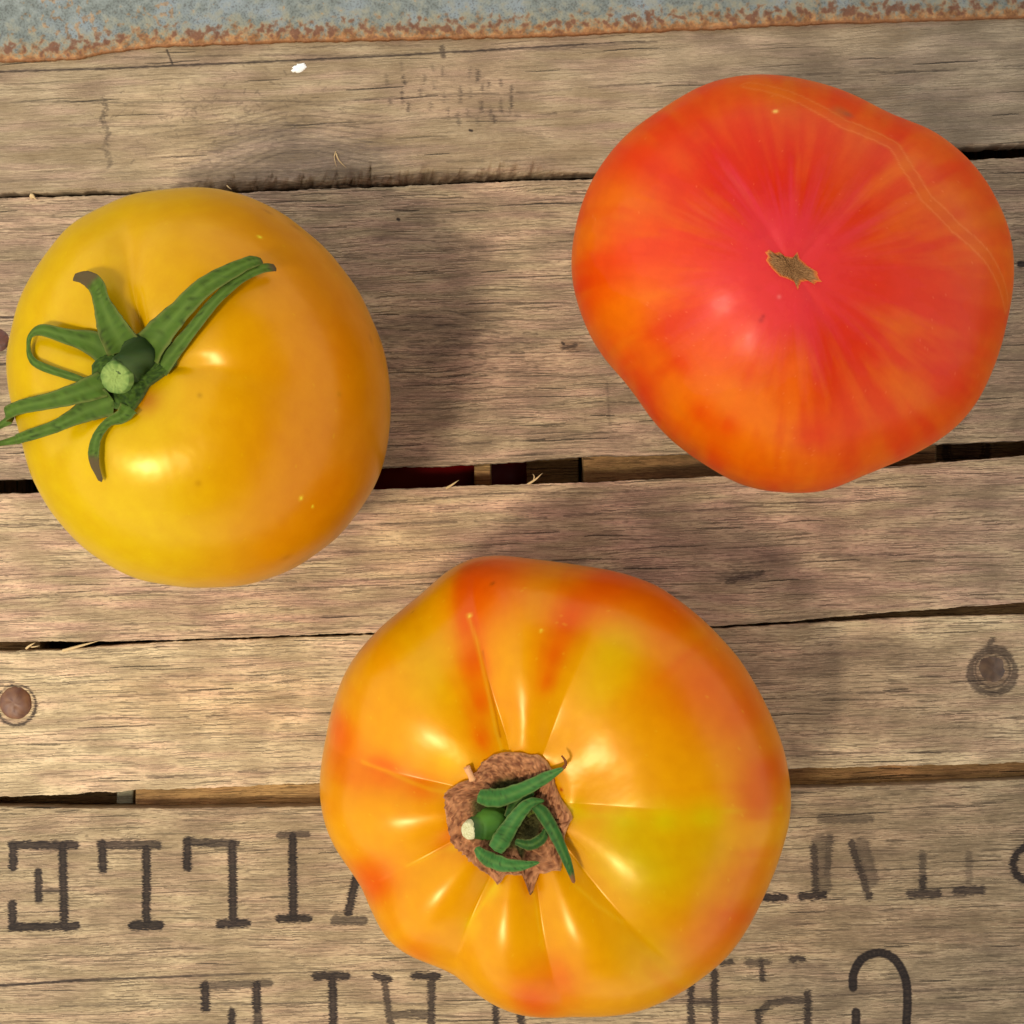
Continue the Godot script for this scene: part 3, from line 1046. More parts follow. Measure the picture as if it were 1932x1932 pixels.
func inside_things() -> void:
	var f := Fruit.new()
	f.c = at(800, 905, -340)
	f.r.resize(360)
	f.r.fill(300.0 * S)
	f.mean = 300.0 * S
	f.tall = 260.0 * S
	var t := thing("dark_red_fruit", "dark red fruit inside the crate, in the gap right of the yellow tomato", "fruit", f.c)
	part("flesh", fruit_mesh(f, 60, 90, func(_d, _q, _a, _p): return lin(84, 12, 8)), skin_material(0.35), t)

func yellow_tomato() -> void:
	var f := Fruit.new()
	f.noise = fruit_skin_noise
	f.lump = 0.006
	f.power = 2.15
	var hc := 290.0
	f.set_outline([V(381, 354), V(254, 367), V(140, 422), V(85, 494), V(38, 570), V(15, 676), V(22, 748), V(46, 833), V(64, 905), V(106, 977), V(170, 1045), V(254, 1092), V(360, 1109), V(466, 1102), V(551, 1071), V(636, 1011), V(695, 935), V(721, 876), V(735, 791), V(735, 715), V(721, 642), V(678, 545), V(615, 464), V(530, 397), V(458, 365)], 375, 732, hc, V(0.974, 0.991))
	f.c = at(384, 737, hc)
	f.tall = hc * S
	f.aim(f.hit(262, 676) - f.c)
	f.dents = [[f.axis, 0.20, 0.36, 1.6]]
	f.groove(560, 712, 0.032, 0.22, 0.55, 1.1)
	f.groove(236, 500, 0.05, 0.15, 0.55, 1.2)
	f.groove(90, 620, 0.05, 0.20, 0.6, 1.3)
	f.groove(110, 830, 0.05, 0.2, 0.6, 1.3)
	var t := thing("yellow_tomato", "smooth golden yellow tomato with a long-armed green calyx", "tomato", f.c, "heirloom tomatoes on the crate")
	var base := lin(230, 174, 2)
	var spots := []
	for q in [[640, 600, 230, 222, 112, 6, .75], [640, 930, 190, 224, 112, 6, .7], [500, 420, 150, 216, 116, 8, .6], [480, 1060, 150, 224, 118, 6, .6], [270, 1010, 130, 234, 180, 2, .7], [250, 460, 150, 224, 152, 6, .4], [170, 790, 120, 234, 178, 2, .7], [560, 830, 130, 214, 116, 4, .5],
			[276, 755, 22, 196, 96, 6, .7], [195, 778, 14, 210, 120, 8, .6], [258, 600, 16, 196, 130, 20, .5], [232, 570, 20, 200, 140, 30, .35], [240, 520, 24, 205, 142, 14, .3], [130, 600, 26, 205, 140, 30, .3],
			[716, 640, 9, 150, 86, 14, .6], [700, 640, 8, 168, 96, 14, .4], [556, 428, 9, 160, 90, 20, .5], [506, 400, 8, 165, 95, 20, .5], [374, 912, 5, 190, 120, 30, .6], [377, 746, 4, 170, 110, 10, .6], [640, 744, 4, 170, 110, 10, .5], [540, 1052, 8, 180, 100, 20, .4]]:
		var h := f.hit(q[0], q[1])
		if h != Vector3.INF:
			spots.append([h - f.c, q[2] * S, lin(q[3], q[4], q[5]), q[6]])
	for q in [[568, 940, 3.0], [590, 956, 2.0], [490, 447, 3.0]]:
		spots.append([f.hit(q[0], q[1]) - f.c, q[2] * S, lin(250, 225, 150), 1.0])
	var n := fruit_skin_noise
	part("flesh", fruit_mesh(f, 300, 480, func(_d, q: Vector3, _a, _p):
		var c := mixed(base, spots, q)
		if n.get_noise_3dv(q * 110000.0) > 0.60:
			c = c.lerp(lin(250, 220, 120), 0.14)
		var s := 1.0 + 0.05 * n.get_noise_3dv(q * 9000.0) + 0.02 * n.get_noise_3dv(q * 60000.0)
		return Color(c.r * s * 0.68, c.g * s * s * 0.77, c.b * s * 0.1)), skin_material(0.29), t)
	# calyx; strokes read off an enlarged view
	var green := lin(68, 90, 30)
	var deep := lin(34, 50, 20)
	var brown := lin(84, 70, 44)
	var mat := vcol_material(0.7, 0.22)
	var K := .28
	var oy := 463.7
	var cal := MeshInstance3D.new()
	var hub_poly := []
	for q in [[740, 630], [850, 600], [960, 612], [1060, 590], [1130, 620], [1200, 690], [1195, 800], [1110, 880], [1010, 950], [960, 1040], [900, 1120], [820, 1110], [720, 1085], [660, 1010], [620, 930], [640, 800], [700, 720]]:
		hub_poly.append(V(q[0] * K, q[1] * K + oy))
	var hn := FastNoiseLite.new()
	hn.seed = 8
	hn.frequency = 0.05
	part("calyx", skin_patch(f, 262, 708, hub_poly, 22, func(tt: float, _a, q: Vector2): return (9.0 + 10.0 * (1.0 - tt * tt) + 4.0 * hn.get_noise_2d(q.x, q.y)) if tt < 0.98 else 1.0,
		func(tt: float, _a, q: Vector2): return green.lerp(deep, clampf(0.5 + hn.get_noise_2d(q.x * 2.0, q.y * 2.0), 0, 1)).lerp(lin(120, 130, 80), 0.35 * smoothstep(0.9, 1.0, tt))), mat, t)
	var calyx: Node3D = t.get_node("calyx")
	var arms := [
		[[[880, 720, 14], [800, 580, 16], [745, 440, 20], [720, 340, 26], [650, 285, 26], [555, 268, 20]], [200, 165, 105, 92, 80, 36], 0.62],
		[[[800, 760, 14], [680, 680, 18], [520, 640, 22], [370, 600, 22], [262, 618, 12], [226, 690, 8], [240, 770, 6], [320, 820, 8], [480, 875, 7], [630, 920, 8]], [170, 130, 82, 66, 46, 32, 40, 46, 44, 26], 0.95],
		[[[760, 930, 16], [600, 985, 16], [430, 1035, 18], [230, 1080, 22], [140, 1124, 22], [80, 1160, 40, 345], [-60, 1250, 40, 325]], [150, 120, 92, 78, 72, 64, 30], 0.97],
		[[[800, 1040, 14], [660, 1090, 16], [540, 1150, 16], [430, 1205, 18], [260, 1262, 20], [200, 1282, 20], [100, 1310, 30, 335], [-60, 1345, 30, 315]], [160, 130, 92, 70, 60, 54, 48, 24], 0.97],
		[[[900, 1080, 12], [850, 1140, 12], [760, 1180, 12], [690, 1270, 12], [668, 1360, 12], [672, 1450, 12], [705, 1575, 8]], [110, 80, 50, 54, 64, 56, 26], 0.70],
		[[[1000, 740, 14], [1110, 610, 18], [1230, 480, 20], [1370, 345, 24], [1540, 245, 26], [1670, 185, 26], [1745, 170, 20]], [200, 160, 124, 112, 92, 70, 46], 0.90],
		[[[1080, 850, 10], [1170, 745, 12], [1300, 590, 16], [1440, 420, 20], [1600, 280, 22], [1740, 215, 22], [1835, 195, 16]], [110, 90, 66, 60, 56, 56, 46], 0.86]]
	var sd := 40
	for a in arms:
		var path := []
		for q in a[0]:
			if q.size() > 3:
				path.append([q[0] * K, q[1] * K + oy, q[2], q[3]])
			else:
				path.append([q[0] * K, q[1] * K + oy, q[2]])
		var w := []
		for q in a[1]:
			w.append(q * K)
		sd += 1
		part("sepal", sepal_mesh(f, path, w, 2.6, 0.22, green, brown, a[2], sd), mat, calyx)
	var foot := f.hit(268, 668)
	var tip := at(221, 712, foot.y / S + 34.0)
	part("stem", tube([foot, foot.lerp(tip, 0.35) + Vector3(0.0006, 0.001, -0.0006), foot.lerp(tip, 0.7), tip], [32, 25, 24, 13], func(tt: float, a: float): return deep.lerp(lin(78, 92, 52), clampf(tt * tt + 0.25 * sin(a * 3.0), 0.0, 1.0)), 0.18, 3), mat, calyx)
	var dir := ((tip - foot).normalized() + Vector3.UP * 1.6).normalized()
	var sx := dir.cross(Vector3.FORWARD).normalized()
	var sz := sx.cross(dir)
	var p := PackedVector3Array()
	var col := PackedColorArray()
	for i in 12:
		for j in 40:
			var a := TAU * j / 40
			var rr := 25.5 * i / 11.0
			var ray := hn.get_noise_2d(cos(a) * 60.0, sin(a) * 60.0)
			p.append(tip + (sx * cos(a) + sz * sin(a)) * rr * S + dir * S * (6.0 + 2.5 * hn.get_noise_2d(cos(a) * rr * 4.0, sin(a) * rr * 4.0) + (1.5 * ray if i > 6 else 0.0) - (9.0 if i == 11 else 0.0)) - f.c)
			col.append(lin(132, 150, 78).lerp(lin(76, 104, 46), clampf((i / 11.0 - 0.55) * 1.6 + ray * 0.9, 0.0, 1.0)))
	part("cut_stem_end", grid(p, 12, 40, true, tip - dir * 0.01 - f.c, PackedVector2Array(), col), mat, calyx)
	var st: MeshInstance3D = calyx.get_node("stem")
	st.position = -f.c

func red_tomato() -> void:
	var f := Fruit.new()
	f.noise = fruit_skin_noise
	f.lump = 0.006
	f.power = 2.2
	var hc := 275.0
	f.set_outline([V(1434, 140), V(1365, 146), V(1310, 164), V(1250, 201), V(1181, 247), V(1126, 314), V(1094, 383), V(1078, 465), V(1082, 530), V(1103, 594), V(1135, 654), V(1195, 723), V(1241, 792), V(1282, 833), V(1342, 875), V(1411, 914), V(1457, 925), V(1531, 930), V(1572, 923), V(1641, 893), V(1733, 856), V(1802, 815), V(1848, 760), V(1885, 668), V(1908, 567), V(1913, 498), V(1899, 429), V(1862, 350), V(1816, 295), V(1756, 249), V(1664, 215), V(1618, 189), V(1572, 169), V(1503, 150)], 1495, 535, hc, V(0.978, 0.983))
	f.c = at(1485, 544, hc)
	f.tall = hc * S
	f.aim(f.hit(1494, 507) - f.c)
	f.dents = [[f.axis, 0.022, 0.14, 1.6]]
	for q in [[1380, 330, .012, .2], [1300, 640, .010, .3], [1700, 620, .010, .3], [1640, 330, .014, .2], [1680, 780, .012, .2]]:
		f.groove(q[0], q[1], q[2], q[3], 0.5, 1.3)
	var t := thing("red_tomato", "large red and orange streaked tomato lying blossom end up", "tomato", f.c, "heirloom tomatoes on the crate")
	var pinkred := lin(212, 50, 60)
	var red := lin(206, 38, 10)
	var orred := lin(212, 62, 2)
	var orange := lin(214, 104, 2)
	var dull := lin(190, 98, 6)
	var spots := []
	for q in [[1180, 380, 70, 222, 118, 10, .7], [1120, 440, 60, 214, 118, 14, .6], [1215, 540, 70, 228, 112, 8, .7], [1160, 600, 60, 220, 110, 8, .5], [1340, 640, 60, 230, 108, 8, .5], [1370, 730, 60, 232, 108, 8, .7], [1290, 760, 60, 224, 116, 8, .7], [1430, 820, 70, 232, 112, 8, .8], [1500, 700, 34, 232, 104, 10, .6], [1510, 780, 40, 232, 108, 8, .5], [1480, 900, 70, 228, 112, 8, .6],
			[1350, 170, 60, 214, 110, 10, .7], [1480, 165, 80, 200, 104, 10, .6], [1620, 260, 70, 210, 90, 10, .4], [1720, 410, 70, 214, 84, 10, .5], [1580, 360, 40, 214, 82, 10, .35], [1800, 380, 70, 206, 84, 8, .5], [1860, 420, 60, 200, 96, 16, .5], [1900, 620, 60, 196, 80, 14, .5], [1280, 300, 26, 220, 96, 12, .4], [1330, 390, 26, 220, 92, 14, .35],
			[1330, 780, 36, 220, 56, 10, .7], [1370, 790, 30, 222, 62, 10, .6], [1160, 480, 60, 216, 62, 10, .6], [1240, 470, 60, 222, 70, 20, .4], [1230, 300, 80, 216, 52, 16, .6], [1700, 540, 120, 216, 58, 14, .5], [1780, 640, 120, 210, 56, 12, .6], [1560, 880, 50, 224, 84, 8, .6], [1650, 800, 100, 222, 78, 8, .5], [1850, 520, 60, 205, 70, 10, .5],
			[1320, 490, 110, 226, 66, 40, .5], [1420, 600, 100, 228, 62, 56, .5], [1650, 570, 110, 222, 58, 44, .45], [1780, 730, 60, 214, 50, 10, .4]]:
		var h := f.hit(q[0], q[1])
		if h != Vector3.INF:
			spots.append([h - f.c, q[2] * S, lin(q[3], q[4], q[5]), q[6], meridian(h - f.c, f.axis)])
	for q in [[1370, 760, 70], [1440, 850, 90], [1500, 890, 80], [1290, 780, 50], [1250, 700, 50], [1190, 620, 50], [1590, 890, 60]]:
		spots.append([f.hit(q[0], q[1]) - f.c, q[2] * S, lin(224, 116, 0), 0.55])
	for q in [[1330, 785, 26], [1365, 800, 22], [1400, 700, 22], [1290, 690, 20], [1545, 820, 30]]:
		spots.append([f.hit(q[0], q[1]) - f.c, q[2] * S, lin(212, 52, 4), 0.6])
	var seam := []
	for q in [[800, 97], [950, 130], [1080, 190], [1200, 260], [1320, 305], [1400, 345], [1450, 430], [1530, 560], [1650, 680], [1780, 800], [1835, 900], [1860, 1000]]:
		var h := f.hit(q[0] * .46 + 1043.3, q[1] * .46 + 115.9)
		if h != Vector3.INF:
			seam.append(h - f.c)
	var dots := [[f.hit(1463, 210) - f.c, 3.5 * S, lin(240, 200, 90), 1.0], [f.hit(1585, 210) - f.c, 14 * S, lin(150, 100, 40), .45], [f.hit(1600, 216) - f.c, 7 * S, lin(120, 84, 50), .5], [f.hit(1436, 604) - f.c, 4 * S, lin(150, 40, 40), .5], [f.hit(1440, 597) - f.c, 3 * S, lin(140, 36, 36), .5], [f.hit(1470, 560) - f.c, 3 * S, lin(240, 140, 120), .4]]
	var n := fruit_skin_noise
	part("flesh", fruit_mesh(f, 320, 512, func(d: Vector3, q: Vector3, al: float, ps: float):
		var w := al + 0.42 * smoothstep(0.1, 0.6, al) * n.get_noise_3d(cos(ps) * 190.0, sin(ps) * 190.0, al * 26.0) + 0.20 * smoothstep(0.1, 0.5, al) * n.get_noise_3d(cos(ps) * 420.0, sin(ps) * 420.0, al * 50.0)
		var c := pinkred.lerp(red, smoothstep(0.15, 0.62, w))
		c = c.lerp(orred, smoothstep(0.6, 1.05, w))
		c = c.lerp(orange, 0.75 * smoothstep(1.0, 1.45, w))
		c = c.lerp(dull, 0.6 * smoothstep(1.35, 1.7, w))
		var st: float = n.get_noise_3d(cos(ps) * 170.0 + 70.0, sin(ps) * 170.0, al * 42.0)
		c = mixed(c, spots, q + d.cross(f.axis) * 0.004 * st)
		c = c.lerp(lin(224, 116, 6), 0.55 * clampf(st * 1.6 - 0.05, 0.0, 1.0) * smoothstep(0.22, 0.75, al))
		c = c.lerp(red, 0.5 * clampf(-st * 2.2 - 0.2, 0.0, 1.0) * smoothstep(0.3, 0.8, al))
		var ds := near_line(q, seam) / S
		if ds < 40.0 and d.y > -0.2:
			var wob := 6.0 + 2.0 * n.get_noise_3dv(q * 30000.0)
			c = c.lerp(lin(206, 96, 12), 0.40 * (1.0 - smoothstep(7.0, 20.0, ds)))
			c = c.lerp(lin(222, 120, 48), 0.42 * (1.0 - smoothstep(0.6, 2.4, absf(ds - wob - 4.0))))
		if n.get_noise_3dv(q * 110000.0) > 0.60:
			c = c.lerp(lin(250, 170, 100), 0.14)
		c = mixed(c, dots, q)
		var s := 1.0 + 0.05 * n.get_noise_3dv(q * 12000.0) + 0.02 * n.get_noise_3dv(q * 60000.0)
		return Color(c.r * s * 0.88, c.g * s * s * 0.84, c.b * s * 0.95)), skin_material(0.44), t)
	var poly := []
	var rag := FastNoiseLite.new()
	rag.frequency = 0.35
	for q in [[868, 782], [885, 770], [905, 785], [930, 780], [950, 798], [985, 802], [1003, 780], [1012, 808], [1045, 838], [1085, 862], [1092, 890], [1110, 908], [1085, 903], [1074, 918], [1050, 900], [1018, 905], [1004, 940], [990, 905], [962, 892], [930, 882], [905, 858], [885, 835], [872, 815], [880, 800]]:
		poly.append(V(q[0] * .46 + 1043.3, q[1] * .46 + 115.9))
	var cork := vcol_material(0.9, 0.2)
	part("blossom_scar", skin_patch(f, 1490, 505, poly, 20, func(tt: float, _a, q: Vector2): return 1.0 + 3.0 * rag.get_noise_2d(q.x, q.y) + 2.5 * (1.0 - tt) if tt < 0.97 else -0.5,
		func(tt: float, _a, q: Vector2): return lin(166, 122, 78).lerp(lin(112, 76, 46), clampf(0.45 + 1.3 * rag.get_noise_2d(q.x * 1.3 + 50.0, q.y * 1.3), 0, 1)).lerp(lin(214, 110, 50), smoothstep(0.75, 1.0, tt)), 200), cork, t)

func orange_tomato() -> void:
	var f := Fruit.new()
	f.noise = fruit_skin_noise
	f.lump = 0.006
	f.power = 2.8
	f.ribs = Vector2(0.30, 0.80)
	var hc := 265.0
	f.set_outline([V(950, 1050), V(900, 1055), V(855, 1075), V(805, 1127), V(730, 1185), V(670, 1250), V(640, 1305), V(615, 1390), V(602, 1485), V(615, 1545), V(635, 1610), V(670, 1670), V(700, 1730), V(745, 1790), V(805, 1825), V(845, 1845), V(905, 1882), V(970, 1912), V(1030, 1925), V(1105, 1922), V(1205, 1907), V(1290, 1870), V(1380, 1800), V(1430, 1715), V(1465, 1630), V(1492, 1540), V(1492, 1485), V(1480, 1415), V(1450, 1335), V(1400, 1245), V(1330, 1170), V(1255, 1112), V(1180, 1085), V(1080, 1070), V(1005, 1060)], 1050, 1490, hc, V(0.995, 0.973))
	f.c = at(1040, 1474, hc)
	f.tall = hc * S
	f.aim(f.hit(965, 1530) - f.c)
	f.dents = [[f.axis, 0.30, 0.84, 2.8], [f.axis, 0.10, 0.30, 5.0]]
	var K := 0.5
	var ox := 579.6
	var oy := 1020.0
	var furrows := []
	for q in [[668, 500, .075], [340, 890, .07], [380, 1230, .075], [600, 1450, .08], [885, 1500, .065], [1190, 1440, .075], [1600, 1020, .05], [1010, 480, .05]]:
		furrows.append([f.psi((f.hit(q[0] * K + ox, q[1] * K + oy) - f.c).normalized()), q[2]])
	furrows.sort_custom(func(x, y): return x[0] < y[0])
	f.lobes = furrows
	var t := thing("orange_tomato", "ribbed orange and yellow tomato with a brown corky scar and short green calyx", "tomato", f.c, "heirloom tomatoes on the crate")
	var spots := []
	for q in [[630, 150, 81, 228, 72, 8, 0.85], [620, 300, 74, 230, 74, 8, 0.85], [640, 450, 74, 230, 76, 8, 0.85], [655, 600, 61, 230, 80, 8, 0.85], [660, 740, 49, 230, 84, 8, 0.79], [700, 110, 176, 226, 72, 8, 0.79], [1150, 150, 162, 228, 72, 6, 0.85], [1000, 300, 81, 228, 78, 8, 0.85], [940, 430, 68, 228, 82, 8, 0.84], [910, 530, 46, 228, 84, 10, 0.74], [1350, 260, 176, 228, 80, 6, 0.79], [1500, 520, 176, 226, 86, 6, 0.79], [1650, 640, 162, 222, 82, 4, 0.79], [1740, 860, 135, 214, 72, 4, 0.85], [1700, 980, 81, 210, 72, 4, 0.69],
			[1600, 1430, 148, 218, 80, 4, 0.85], [1450, 1560, 148, 220, 86, 4, 0.69], [1650, 1250, 122, 220, 92, 4, 0.69], [870, 1740, 108, 226, 78, 6, 0.85], [960, 1650, 94, 226, 88, 6, 0.69], [470, 1620, 94, 226, 78, 14, 0.85], [250, 1290, 108, 230, 84, 14, 0.85], [120, 740, 94, 234, 98, 18, 0.85], [190, 900, 81, 234, 100, 14, 0.59], [280, 860, 68, 234, 96, 12, 0.79], [420, 930, 68, 234, 96, 10, 0.79], [560, 1120, 68, 230, 100, 4, 0.79], [850, 1310, 40, 226, 118, 4, 0.40], [80, 1000, 70, 230, 120, 20, 0.40],
			[1150, 420, 110, 220, 164, 4, 0.90], [1100, 560, 90, 226, 164, 10, 0.65], [1500, 1040, 60, 216, 174, 6, 0.85], [1350, 1050, 60, 216, 178, 6, 0.85], [1200, 1060, 60, 218, 178, 6, 0.85], [1260, 1210, 170, 208, 166, 6, 0.85], [1500, 1150, 90, 212, 154, 6, 0.65], [1300, 1550, 140, 216, 154, 6, 0.75], [480, 520, 120, 226, 160, 12, 0.75], [420, 400, 90, 222, 152, 10, 0.65], [540, 830, 60, 236, 172, 14, 0.70],
			[820, 1470, 90, 228, 146, 46, 0.50], [1020, 1440, 80, 228, 150, 50, 0.50], [1130, 690, 80, 230, 146, 40, 0.50], [300, 960, 90, 238, 140, 34, 0.50], [790, 620, 50, 232, 130, 50, 0.50], [620, 1460, 40, 234, 176, 20, 0.50], [700, 1320, 40, 234, 176, 16, 0.80], [1000, 1020, 40, 228, 184, 10, 0.75], [560, 1160, 30, 232, 172, 16, 0.60]]:
		var h := f.hit(q[0] * K + ox, q[1] * K + oy)
		if h != Vector3.INF:
			spots.append([h - f.c, q[2] * K * S * 1.1, lin(q[3], q[4], q[5]), q[6], meridian(h - f.c, f.axis)])
	for q in [[640, 160, 90], [760, 140, 110], [610, 480, 60], [120, 700, 80], [110, 830, 70], [230, 1270, 80], [420, 1560, 70], [300, 880, 60], [1250, 190, 120], [1000, 260, 80]]:
		var h := f.hit(q[0] * K + ox, q[1] * K + oy)
		if h != Vector3.INF:
			spots.append([h - f.c, q[2] * K * S * 1.3, lin(230, 84, 4), .45, meridian(h - f.c, f.axis)])
	var lines := []
	for l in [[[[606, 280], [640, 380], [660, 470], [690, 610], [712, 720], [735, 790]], 3.0, lin(232, 170, 96), .4], [[[210, 835], [300, 870], [400, 915], [470, 940], [530, 950]], 3.5, lin(240, 176, 40), .35], [[[380, 1225], [470, 1190], [560, 1150]], 4.0, lin(236, 172, 30), .3], [[[1000, 1042], [1300, 1030], [1600, 1020], [1790, 1010]], 5.0, lin(224, 170, 20), .45], [[[855, 1330], [870, 1430], [890, 1540]], 3.0, lin(240, 176, 80), .3], [[[1010, 1300], [1100, 1380], [1190, 1440]], 3.0, lin(240, 180, 90), .3], [[[710, 1300], [650, 1390], [605, 1450]], 4.0, lin(234, 186, 30), .4]]:
		var pts := []
		for q in l[0]:
			pts.append(f.hit(q[0] * K + ox, q[1] * K + oy) - f.c)
		lines.append([pts, l[1], l[2], l[3]])
	var zip := []
	for q in [[655, 420], [684, 560], [706, 660], [722, 740]]:
		zip.append(f.hit((q[0] + 7) * K + ox, q[1] * K + oy) - f.c)
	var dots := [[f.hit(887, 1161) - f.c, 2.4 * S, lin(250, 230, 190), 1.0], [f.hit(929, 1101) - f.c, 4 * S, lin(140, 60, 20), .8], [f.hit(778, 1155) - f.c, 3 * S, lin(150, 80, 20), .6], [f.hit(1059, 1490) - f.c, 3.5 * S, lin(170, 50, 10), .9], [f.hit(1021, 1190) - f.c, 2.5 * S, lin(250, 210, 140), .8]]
	var base := lin(232, 146, 4)
	var n := fruit_skin_noise
	part("flesh", fruit_mesh(f, 320, 512, func(d: Vector3, q: Vector3, al: float, ps: float):
		var st: float = n.get_noise_3d(cos(ps) * 200.0 + 70.0, sin(ps) * 200.0, al * 30.0)
		var c := mixed(base, spots, q + d.cross(f.axis) * 0.002 * st)
		c = c.lerp(lin(222, 76, 4), 0.38 * clampf(st * 2.0 - 0.2, 0.0, 1.0) * smoothstep(0.75, 1.3, al))
		if d.y > -0.1:
			for l in lines:
				var ds := near_line(q, l[0]) / S
				if ds < 18.0:
					c = c.lerp(l[2], l[3] * exp(-pow(ds / l[1], 2.0)))
			var dz := near_line(q, zip) / S
			if dz < 6.0:
				c = c.lerp(lin(170, 86, 30), 0.6 * exp(-pow(dz / 1.6, 2.0)))
		c = mixed(c, dots, q)
		var sp: float = n.get_noise_3dv(q * 120000.0)
		if sp > 0.58:
			c = c.lerp(lin(240, 190, 100), 0.22)
		var s := 1.0 + 0.05 * n.get_noise_3dv(q * 12000.0)
		return Color(c.r * s * 0.74, c.g * s * s * 0.83, c.b * s * 0.15)), skin_material(0.29), t)
	# the scar and calyx; strokes read off an enlarged view
	K = .16
	ox = 811.4
	oy = 1391.0
	var top := f.hit(963, 1425).y / S
	var rim := []
	for q in [[190, 660], [240, 600], [300, 570], [350, 530], [480, 490], [560, 400], [640, 280], [760, 200], [900, 170], [1100, 180], [1180, 205], [1280, 200], [1380, 280], [1450, 400], [1480, 560], [1560, 740], [1660, 880], [1690, 950], [1640, 1020], [1600, 1130], [1560, 1330], [1550, 1560], [1450, 1560], [1300, 1590], [1260, 1680], [1210, 1840], [1165, 1720], [1140, 1600], [900, 1605], [860, 1680], [810, 1730], [745, 1620], [560, 1500], [440, 1380], [270, 1240], [230, 1050], [200, 850]]:
		rim.append(V(q[0] * K + ox, q[1] * K + oy))
	var cn := FastNoiseLite.new()
	cn.seed = 21
	cn.frequency = 0.09
	var cork := vcol_material(0.85, 0.3)
	part("corky_scar", skin_patch(f, 963, 1535, rim, 40, func(tt: float, _a, q: Vector2): return (5.0 + 8.0 * smoothstep(0.5, 0.8, tt) * (1.0 - smoothstep(0.92, 1.0, tt)) + 8.0 * cn.get_noise_2d(q.x, q.y) * (1.0 - smoothstep(0.9, 1.0, tt)) + 5.0 * cn.get_noise_2d(q.x * 3.0, q.y * 3.0)) if tt < 0.985 else -1.0,
		func(tt: float, a: float, q: Vector2):
			var c := lin(186, 126, 82).lerp(lin(112, 64, 40), clampf(0.40 + 1.2 * cn.get_noise_2d(q.x * 0.7 + 30.0, q.y * 0.7) + 0.9 * cn.get_noise_2d(q.x * 2.4 + 30.0, q.y * 2.4), 0, 1))
			c = c.lerp(lin(70, 42, 26), 0.55 * clampf(cn.get_noise_2d(q.x * 4.0, q.y * 4.0 + 60.0) * 2.2, 0, 1))
			c = c.lerp(lin(206, 160, 100), 0.6 * smoothstep(0.92, 1.0, tt))
			return c.lerp(lin(70, 66, 30), 1.0 - smoothstep(0.50, 0.64, tt)), 160), cork, t)
	var mat := vcol_material(0.6, 0.25)
	var green := lin(56, 100, 44)
	var deep := lin(38, 70, 24)
	# receptacle: a lumpy green cushion in the pit
	var mid := at(972, 1532, top - 40.0)
	var p := PackedVector3Array()
	var col := PackedColorArray()
	for i in 22:
		var al := PI * i / 21.0
		for j in 40:
			var a := TAU * j / 40
			var rr := 1.0 + 0.16 * cos(a * 5.0 + 0.6) * sin(al) + 0.10 * cn.get_noise_2d(cos(a) * 30.0, al * 30.0)
			p.append(mid + Vector3(cos(a) * sin(al) * 72.0 * rr, cos(al) * 22.0 * rr, sin(a) * sin(al) * 74.0 * rr) * S - f.c)
			col.append(lin(106, 112, 34).lerp(deep, clampf(0.45 + 0.5 * sin(a) + 0.6 * cn.get_noise_2d(cos(a) * 50.0, sin(a) * 50.0 + al * 20.0), 0, 1)))
	var cal := part("calyx", grid(p, 22, 40, true, mid - f.c, PackedVector2Array(), col), mat, t)
	var foot := at(938, 1548, top - 26.0)
	var tip := at(885, 1566, top + 14.0)
	var stem := part("stem", tube([foot, foot.lerp(tip, 0.35) + Vector3(0, 0.0006, 0), foot.lerp(tip, 0.72), tip], [27, 28, 20, 13], func(tt: float, a: float): return lin(74, 112, 36).lerp(lin(60, 70, 44), smoothstep(0.55, 1.0, tt)).lerp(deep, 0.4 + 0.4 * sin(a * 2.0)), 0.15, 9), mat, cal)
	stem.position = -f.c
	var dir := (tip - foot).normalized()
	var sx := dir.cross(Vector3.FORWARD).normalized()
	var sz := sx.cross(dir)
	p = PackedVector3Array()
	col = PackedColorArray()
	dir = (dir + Vector3.UP * 0.7).normalized()
	sx = dir.cross(Vector3.FORWARD).normalized()
	sz = sx.cross(dir)
	for i in 8:
		for j in 28:
			var a := TAU * j / 28
			var rr := 14.0 * i / 7.0
			p.append(tip + (sx * cos(a) + sz * sin(a) * 1.15) * rr * S + dir * S * (3.0 + 3.0 * (1.0 - pow(i / 7.0, 2.0)) + 1.6 * cn.get_noise_2d(cos(a) * rr * 3.0, sin(a) * rr * 3.0) - (7.0 if i == 7 else 0.0)) - f.c)
			col.append(lin(208, 202, 160).lerp(lin(168, 160, 110), clampf(0.5 + cn.get_noise_2d(cos(a) * rr * 4.0 + 9.0, sin(a) * rr * 4.0), 0, 1)))
	part("cut_stem_end", grid(p, 8, 28, true, tip - dir * 0.01 - f.c, PackedVector2Array(), col), mat, cal)
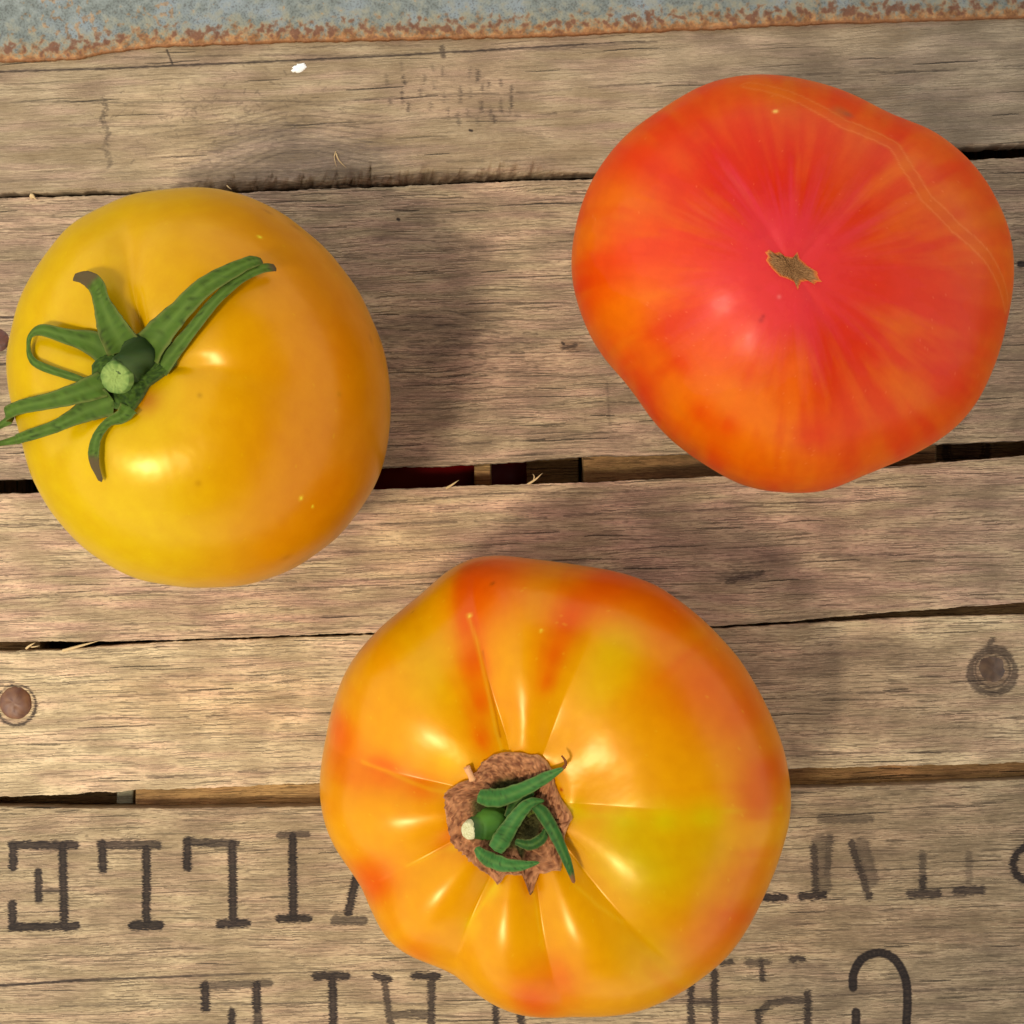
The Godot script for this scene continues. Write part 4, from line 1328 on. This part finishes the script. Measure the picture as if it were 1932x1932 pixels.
	var arms := [
		[[[920, 960, -6], [1010, 780, 8], [1120, 690, 16], [1220, 640, 14]], [90, 130, 120, 60], 2.0, deep],
		[[[560, 690, 22], [700, 715, 34], [870, 705, 42], [1150, 590, 44], [1400, 455, 36], [1585, 358, 26]], [120, 180, 180, 140, 104, 26], 0.96, green],
		[[[760, 1340, 18], [840, 1220, 28], [920, 1090, 40], [1060, 890, 50], [1190, 775, 46], [1350, 750, 36]], [150, 190, 170, 140, 104, 30], 2.0, green],
		[[[1180, 770, 34], [1320, 890, 44], [1450, 1100, 42], [1560, 1330, 30], [1640, 1530, 22], [1700, 1725, 18]], [70, 138, 128, 104, 76, 34], 0.86, lin(44, 84, 34)],
		[[[540, 1300, 16], [620, 1390, 22], [740, 1460, 28], [910, 1510, 30], [1100, 1510, 26], [1295, 1475, 20]], [60, 120, 156, 136, 98, 16], 2.0, green],
		[[[1000, 1230, -4], [1180, 1270, 4], [1320, 1190, 6], [1360, 1080, 2]], [60, 110, 100, 40], 2.0, deep]]
	var sd := 70
	for a in arms:
		var path := []
		for q in a[0]:
			path.append([q[0] * K + ox, q[1] * K + oy, q[2], maxf(top - 34.0 + q[2], f.hit(q[0] * K + ox, q[1] * K + oy).y / S + 22.0)])
		var w := []
		for q in a[1]:
			w.append(q * K)
		sd += 1
		part("sepal", sepal_mesh(f, path, w, 1.4, -0.20, a[3], lin(120, 76, 44), a[2], sd), mat, cal)
	var nub := []
	for q in [[505, 505, 0], [470, 430, 0], [432, 350, 0]]:
		nub.append(at(q[0] * K + ox, q[1] * K + oy, f.hit(q[0] * K + ox, q[1] * K + oy).y / S + 9.0) - f.c)
	part("dry_flake", tube(nub, [6.0, 5.0, 5.5], func(_t, _a): return lin(206, 150, 100), 0.3, 4, 10, 10), cork, cal)
	var thread := []
	for q in [[1575, 362, 26], [1600, 320, 26], [1590, 270, 24], [1550, 215, 20]]:
		thread.append(at(q[0] * K + ox, q[1] * K + oy, maxf(top - 34.0 + q[2], f.hit(q[0] * K + ox, q[1] * K + oy).y / S + 22.0)) - f.c)
	part("withered_tip", tube(thread, [3.0, 2.2, 2.0, 1.2], func(_t, _a): return lin(110, 62, 30), 0.2, 4, 14, 8), cork, cal)
